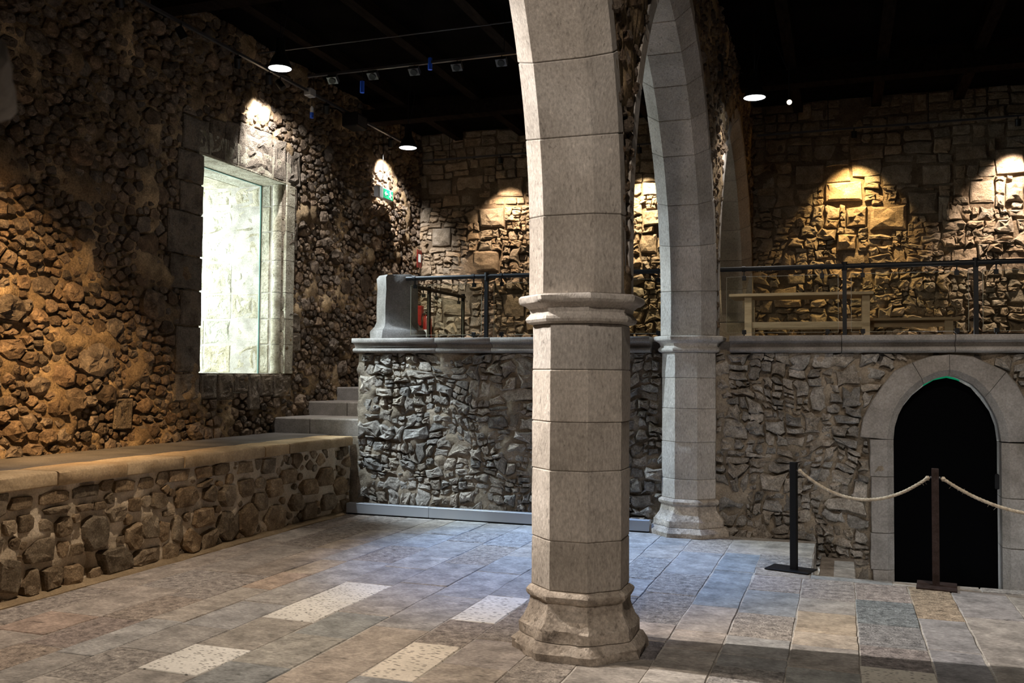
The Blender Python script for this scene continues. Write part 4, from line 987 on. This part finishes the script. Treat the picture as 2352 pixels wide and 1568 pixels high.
fe = empty('fire_extinguisher', (-6.97, 15.12, 2.3), label='red fire extinguisher hanging in the back left corner of the gallery', cat='fire extinguisher')
ex, ey = -6.90, 15.10
mb = MB(); mb.tube([(ex, ey, z) for z in (2.32, 2.33, 2.74, 2.79, 2.815)], [.06, .075, .075, .055, .03], 16); shade_sharp(mb.build('cylinder', 'red', fe), 40)
mb = MB(); mb.box((ex-.03, ey-.078, 2.42), (ex+.03, ey-.070, 2.55)); mb.build('paper_label', 'white_plastic', fe)
mb = MB(); mb.tube([(ex, ey, 2.81), (ex, ey, 2.86)], .022, 10); mb.box((ex-.012, ey-.10, 2.855), (ex+.012, ey+.03, 2.87)); mb.box((ex-.012, ey-.09, 2.885), (ex+.012, ey+.03, 2.90)); mb.build('valve', 'black', fe)
mb = MB(); mb.tube([(ex, ey-.02, 2.85), (ex-.08, ey-.03, 2.83), (ex-.11, ey-.03, 2.70), (ex-.10, ey-.02, 2.50)], .011, 8); mb.build('hose', 'black', fe)
fs_ = empty('fire_sign', (-7.03, 15.1, 3.8), label='narrow red fire equipment sign on the wall above the extinguisher', cat='sign')
mb = MB(); mb.box((-7.08, 15.02, 3.66), (-7.07, 15.2, 3.98)); mb.build('sign_panel', 'red', fs_)
mb = MB(); mb.box((-7.069, 15.06, 3.76), (-7.068, 15.16, 3.90)); mb.build('pictogram', 'sign_white', fs_)
rb = MB(); rb.box((-7.10, 15.06, 2.62), (-7.00, 15.16, 2.98), bev=.01); tag(rb.build('call_box', 'red'), 'small dark red box fixed in the corner left of the extinguisher', 'box')

# exit sign hanging from a rod near the left wall
ea, eb = np.array((-7.02, 13.27)), np.array((-6.96, 13.86))
es_ = empty('exit_sign', (-6.99, 13.5, 4.6), label='green and white emergency exit sign hanging on a thin rod by the left wall', cat='exit sign')
def L(px, py, x): return at(px, py, 0, x)
mb = MB(); mb.box((-7.03, 13.28, 4.60), (-6.955, 13.80, 4.78), bev=.008); mb.build('sign_body', 'white_plastic', es_)
mb = MB(); mb.box((-6.954, 13.42, 4.615), (-6.950, 13.79, 4.765)); gsn = mb.build('sign_face', 'green_sign', es_)
def sflat(pts, x=-6.948, name='pictogram'):
    mb = MB(); mb.loft([[(x-.001, y, z) for y, z in pts], [(x+.001, y, z) for y, z in pts]]); return mb.build(name, 'sign_white', gsn)
sflat([(13.35, 4.60), (13.44, 4.60), (13.44, 4.78), (13.35, 4.78)], name='white_band')
sflat([(13.50, 4.69), (13.545, 4.73), (13.545, 4.70), (13.61, 4.70), (13.61, 4.68), (13.545, 4.68), (13.545, 4.65)], name='arrow')
sflat([(13.69, 4.74), (13.715, 4.74), (13.715, 4.765), (13.69, 4.765)], name='runner')
sflat([(13.66, 4.735), (13.70, 4.735), (13.73, 4.69), (13.755, 4.685), (13.755, 4.70), (13.72, 4.71), (13.71, 4.67), (13.74, 4.625), (13.72, 4.62), (13.685, 4.66), (13.66, 4.645), (13.655, 4.66), (13.69, 4.68), (13.68, 4.72)], name='runner')
mb = MB(); mb.tube([(-6.99, 13.5, 4.78), (-6.99, 13.5, 5.75)], .006, 6); mb.build('rod', 'black', es_)

# ================================================================== LAMPS
def pendant(loc, label, rad, group='black dome pendant lamps under the roof', glow='lamp_glow'):
    x, y, z = loc; root = empty('pendant_lamp', loc, label=label, cat='pendant lamp', group=group)
    mb = MB(); mb.loft([[(x+r*math.cos(k*math.pi/14), y+r*math.sin(k*math.pi/14), zz) for k in range(28)] for r, zz in ((rad*1.03, z), (rad*1.05, z+.006), (rad*1.03, z+.012), (rad*.93, z+.05), (rad*.70, z+.12), (rad*.45, z+.17), (rad*.40, z+.30), (rad*.36, z+.34))], caps=False)
    shade_sharp(mb.build('shade', 'black', root), 40)
    mb = MB(); mb.loft([[(x+r*math.cos(k*math.pi/14), y+r*math.sin(k*math.pi/14), zz) for k in range(28)] for r, zz in ((rad*.99, z+.004), (rad*.6, z+.003))], caps=True); mb.build('diffuser', glow, root)
    mb = MB(); mb.tube([(x, y, z+.34), (x, y, ZC+.01)], .006, 6); mb.build('cable', 'black', root)
    mb = MB(); mb.tube([(x+.02, y, z+.34), (x+.10, y, ZC-.3), (x+.06, y, ZC+.01)], .004, 6); mb.build('flex', 'black', root)
    return root
pendant(tuple(at(643, 158, 2, 5.13)), 'black dome pendant lamp seen behind the left ceiling track above the window', .125)
pendant(tuple(at(937, 340, 2, 5.05)), 'black dome pendant lamp near the back left corner', .125)
pendant(tuple(at(1733, 225, 2, 5.05)), 'black dome pendant lamp right of the arches', .125)
pendant((-4.75, 5.60, 5.0), 'black dome pendant lamp over the floor left of the free column', .125, glow='lamp_warm')
pendant((1.5, 6.3, 5.22), 'added unseen pendant lamp brightening the right aisle, gallery wall and doorway', .125, glow='lamp_warm')  # pendant added out of view to carry the second aisle light
pendant((-.75, 1.0, 5.22), 'black dome pendant lamp over the right aisle near the viewpoint', .125, glow='lamp_warm')

def track(a, b_, label, rods=(), top=ZC+.01, r=.012):
    root = empty('lighting_track', a, label=label, cat='lighting track')
    mb = MB(); d = (Vector(b_)-Vector(a)).normalized(); s = d.cross(Vector((0, 0, 1)))*.018
    A, B = Vector(a), Vector(b_); zz = Vector((0, 0, .03))
    mb.loft([[tuple(p-s), tuple(p+s), tuple(p+s+zz), tuple(p-s+zz)] for p in (A, B)]); mb.build('rail', 'grey_dark', root)
    for f in rods:
        p = A.lerp(B, f); mb = MB(); mb.tube([(p.x, p.y, p.z+.03), (p.x, p.y, top)], .005, 6); mb.build('hanger_rod', 'black', root)
    return root
MAT['grey_dark'] = plain('grey_dark', (.10, .10, .11), .35, .6)
track((-6.8, 5.2, 5.575), (-6.8, 14.2, 5.575), 'long ceiling track close to the left wall above the window', (.05, .35, .65, .95))
YX = 10.3
p0 = at(708, 178, 1, YX); p1 = at(1500, 95, 1, YX)
track(tuple(p0), (float(p1[0]), YX, float(p0[2])), 'cross track with small floodlights hung below a thin bar in mid hall', (.21, .60, .9))
p2 = at(590, 123, 1, YX); p3 = at(1500, 10, 1, YX)
bar_ = empty('support_bar', tuple(p2), label='thin grey suspension bar above the mid hall cross track', cat='bar')
tbar = MB(); tbar.tube([tuple(p2), (float(p3[0]), YX, float(p2[2]))], .010, 8); tbar.build('bar_tube', 'grey_dark', bar_)
for f in (.08, .36, .62, .92):
    q = p2[0]+(p3[0]-p2[0])*f; tbar = MB(); tbar.tube([(q, YX, float(p2[2])), (q, YX, ZC+.01)], .005, 6); tbar.build('hanger_rod', 'black', bar_)
track((-6.9, 14.86, 5.50), (-1.95, 14.86, 5.50), 'back wall lighting rail left of the arcade', (.1, .5, .9), r=.01)
track((-1.2, 14.86, 5.50), (5.8, 14.86, 5.50), 'back wall lighting rail right of the arcade', (.15, .35, .6, .9))
def head(loc, to, label, size=.05, ln=.12, group=None, glow=None, square=False, arm=.08):
    x, y, z = loc; root = empty('spotlight', loc, label=label, cat='spotlight', group=group)
    d = (Vector(to)-Vector(loc)).normalized(); a = Vector(loc); mb = MB()
    if square:
        u = d.cross(Vector((0, 0, 1))).normalized(); v = u.cross(d)
        def R(p, s): return [tuple(p+u*sx*s*1.3+v*sy*s for _ in (0,)) if False else tuple(p+u*sx*s*1.3+v*sy*s) for sx, sy in ((-1, -1), (1, -1), (1, 1), (-1, 1))]
        mb.loft([R(a-d*ln*.5, size*.8), R(a-d*ln*.35, size), R(a+d*ln*.4, size)])
    else: mb.tube([a-d*ln*.5, a-d*ln*.45, a+d*ln*.5], [size*.7, size, size], 14)
    h = shade_sharp(mb.build('lamp_body', 'black' if not square else 'grey_dark', root), 40)
    mb = MB(); mb.tube([a+d*(ln*.5-.004), a+d*(ln*.5+.003)], size*.86, 14); mb.build('lens', glow or 'black', h)
    mb = MB(); mb.tube([a, (x, y, z+arm)], .008, 6); mb.build('yoke', 'black', root)
    return root
g1 = 'small floodlights on the mid hall cross track'
for i, px in enumerate((765, 857, 952, 1050, 1152)):
    t = (px-708)/(1180-708); q = at(px, 178-50*t+10, 1, YX)
    head(tuple(q), (q[0]+.1, 8.5, 3.2), ('leftmost', 'second from the left', 'middle', 'fourth from the left', 'rightmost')[i]+' of the five small grey floodlights on the mid hall cross track', .05, .08, g1, None, True, .10)
head((-3.35, 10.3, float(p0[2])-.10), (-2.6, 8.7, 0), 'black spotlight on the mid hall cross track aimed down at the floor by the column', .05, .16)
for i, (y, lb) in enumerate(((7.4, 'first black spotlight on the left wall track, left of the lamp glow'), (9.35, 'black spotlight on the left wall track in front of the pendant lamp'), (10.0, 'black spotlight on the left wall track aimed above the window'), (13.4, 'far black spotlight on the left wall track aimed by the exit sign'), (11.4, 'black spotlight on the left wall track beside the hanging plugs'))):
    head((-6.8, y, 5.485), (-7.1, y+.5, 4.75), lb, .045, .13, None, None, False, .09)
for x, lb in ((-5.45, 'black wall washer on the back rail left of the free column'), (-3.05, 'black wall washer on the back rail seen between the arches'), (.22, 'black wall washer over the amber pool of light on the back wall'), (2.42, 'black wall washer over the pale pool at the right picture edge')):
    head((x, 14.84, 5.42), (x, 15.2, 4.2), lb, .04, .10, 'wall washers on the back wall rails', None, False, .09)
q = at(1812, 233, 1, 12.0)
head(tuple(q), (q[0]+.5, 8.5, 3.6), 'tiny lit spotlight hanging right of the right pendant lamp', .035, .12, None, 'spot_glow', False, .5)
litspot = [o for o in col.objects if o.get('label', '').startswith('tiny lit')][0]
mb = MB(); mb.tube([(q[0]-.02, 12.0, q[2]+.4), (q[0]-.22, 11.9, ZC+.01)], .006, 6); mb.build('cable', 'black', litspot)

head((-6.78, 10.22, 5.47), (-3.6, 10.45, 1.7), 'added black spotlight on the left wall track raking cool light over the gallery wall', .045, .13, None, None, False, .10)  # body added for the raking stand-in for window light
head((-6.78, 8.30, 5.47), (-5.15, 10.6, 1.15), 'added black spotlight on the left wall track brightening the wall end by the stair', .045, .13, None, None, False, .10)  # body added for the narrow spot on the wall end
head((-6.78, 5.90, 5.47), (-1.9, 5.75, 2.7), 'black spotlight on the left wall track turned towards the free column', .045, .13, None, None, False, .10)
def plug(loc, label, drop, white=True):
    x, y, z = loc; root = empty('power_plug', loc, label=label, cat='plug', group=None)
    if white:
        mb = MB(); mb.tube([(x, y, z+.02), (x, y, z+.08), (x, y, z+.095), (x, y, z+.11)], [.024, .024, .018, .008], 12); shade_sharp(mb.build('plug_body', 'white_plastic', root), 40)
    mb = MB(); mb.tube([(x, y, z-.055), (x, y, z+.02 if white else z+.09)], .027, 12); shade_sharp(mb.build('socket', 'blue_plastic', root), 40)
    mb = MB(); mb.tube([(x, y, z+.10), (x+.005, y, z+drop)], .005, 6); mb.build('cord', 'black', root)
plug(tuple(at(716, 262, 0, -6.8)), 'white and blue power plug hanging from the left wall track', .35)
plug(tuple(at(832, 203, 1, YX)), 'blue socket hanging in the dark left of the cross track', .3, False)
plug(tuple(at(988, 150, 1, YX)), 'blue socket hanging from the middle of the cross track', .15, False)
jb = MB(); q = at(712, 212, 0, -6.8); jb.box((q[0]-.05, q[1]-.07, q[2]-.06), (q[0]+.05, q[1]+.07, q[2]+.05), bev=.01); tag(jb.build('junction_box', 'grey_metal'), 'small grey junction box on the left wall track above the white plug', 'box')
sp = empty('loudspeaker', (-6.7, 11.9, 5.3), label='black loudspeaker hung high on the left wall right of the white plug', cat='speaker')
q = at(815, 280, 0, -6.7); mb = MB(); mb.box((q[0]-.12, q[1]-.16, q[2]-.10), (q[0]+.12, q[1]+.16, q[2]+.10), bev=.015); mb.build('cabinet', 'black', sp)
mb = MB(); mb.box((q[0]+.121, q[1]-.13, q[2]-.07), (q[0]+.128, q[1]+.13, q[2]+.07)); mb.build('grille', 'grey_dark', sp)
mb = MB(); mb.tube([(q[0], q[1], q[2]), (q[0]-.3, q[1], q[2]+.22), (XL, q[1], q[2]+.25)], .012, 6); mb.build('bracket', 'black', sp)

# ================================================================== FLOOR OBJECTS
def stanchion(xy, h, label, yaw, base, mt='rust'):
    x, y = xy; root = empty('rope_stanchion', (x, y, 0), label=label, cat='stanchion')
    c, s = math.cos(yaw), math.sin(yaw); R = lambda u, v, z: (x+u*c-v*s, y+u*s+v*c, z)
    (u0, u1, v0, v1) = base; mb = MB()
    mb.loft([[R(*p, z) for p in ((u0+e, v0+e), (u1-e, v0+e), (u1-e, v1-e), (u0+e, v1-e))] for z, e in ((.005, .002), (.007, 0), (.016, 0), (.018, .002))]); mb.build('base_plate', mt, root)
    a = .028; mb = MB()
    mb.loft([[R(*p, z) for p in ((-a+e, -a+e), (a-e, -a+e), (a-e, a-e), (-a+e, a-e))] for z, e in ((.018, 0), (h-.003, 0), (h, .003))]); mb.build('post', mt, root)
    for sg in (-1, 1):
        mb = MB(); mb.tube([R(sg*a, 0, h-.075), R(sg*(a+.012), 0, h-.075)], .010, 8); mb.build('eyelet', 'grey_dark', root)
    return root
stanchion((-.40, 8.90), .985, 'dark metal rope post on the slab left of the sunken doorway', -.30, (-.235, .165, -.11, .14), 'black')
stanchion((.755, 8.645), .995, 'dark metal rope post standing before the open black doorway', -.10, (-.15, .16, -.15, .17))
def rope(a, b_, low, label, t1=1.0):
    A, B = Vector(a), Vector(b_); n = int(150*t1); cl_ = []
    sag = (A.z+B.z)/2-low
    for k in range(n+1):
        t = k/n; p = A.lerp(B, t); p.z -= sag*4*t*(1-t); cl_.append(p)
    root = empty('rope', a, label=label, cat='rope')
    L_ = 0; ln = [0]
    for p, q in zip(cl_[:-1], cl_[1:]): L_ += (q-p).length; ln.append(L_)
    dirn = (B-A); side = Vector((-dirn.y, dirn.x, 0)).normalized()
    for s in range(3):
        pts = []
        for p, l in zip(cl_, ln):
            an = l/.085*2*math.pi+s*2*math.pi/3; pts.append(p+side*math.cos(an)*.0072+Vector((0, 0, 1))*math.sin(an)*.0072)
        mb = MB(); mb.tube(pts, .0088, 6); shade_sharp(mb.build('strand', 'rope', root), 60)
    for p in (cl_[1], cl_[-2]):
        mb = MB(); mb.tube([p+Vector((0, 0, -.02)), p, p+Vector((0, 0, .018))], [.012, .022, .010], 8); mb.build('knot', 'rope', root)
    mb = MB(); r_ = random.Random(4)
    for k in range(60):
        p = cl_[r_.randrange(2, n-1)]; e = p+Vector((r_.uniform(-.03, .03), r_.uniform(-.01, .01), r_.uniform(-.04, .02))); mb.tube([p, e], .0008, 3)
    mb.build('loose_fibre', 'rope', root, kind='stuff')
rope((-.352, 8.885, .915), (.703, 8.652, .918), .69, 'natural fibre rope sagging between the two dark posts')
rope((.807, 8.64, .918), (2.285, 8.55, .905), .655, 'natural fibre rope leading from the right post out of the picture')
stanchion((2.34, 8.55), .995, 'dark metal rope post beyond the right edge of the doorway', 0, (-.15, .15, -.15, .15))
xj = float(at(990, 1190, 2, 0)[0])
for a, b_, lb in ((-5.85, xj-.003, 'short grey cable duct on the floor in the left corner under the gallery wall'), (xj+.003, -2.02, 'long grey cable duct along the floor behind the free column')):
    root = empty('cable_duct', (a, 10.46, 0), label=lb, cat='cable duct')
    mb = MB(); mb.box((a, 10.43, .018), (b_, 10.53, .135), bev=.004); mb.build('duct_body', 'grey_metal', root)
    mb = MB(); mb.box((a+.01, 10.45, 0), (b_-.01, 10.51, .018)); mb.build('packing_strip', 'black', root)
    mb = MB(); mb.box((a+.002, 10.428, .132), (b_-.002, 10.532, .139), bev=.002); mb.build('duct_lid', 'grey_metal', root)
mb = MB(); q = at(1655, 152, 0, X0+.33)
for dz in (.10, -.10): mb.box((X0+.30, q[1]-.10, q[2]+dz-.012), (X0+.35, q[1]+.12, q[2]+dz+.012))
mb.box((X0+.325, q[1]+.09, q[2]-.10), (X0+.35, q[1]+.12, q[2]+.10)); tag(mb.build('wall_bracket', 'black'), 'small black bracket on the rubble wall beside the second arch', 'bracket')
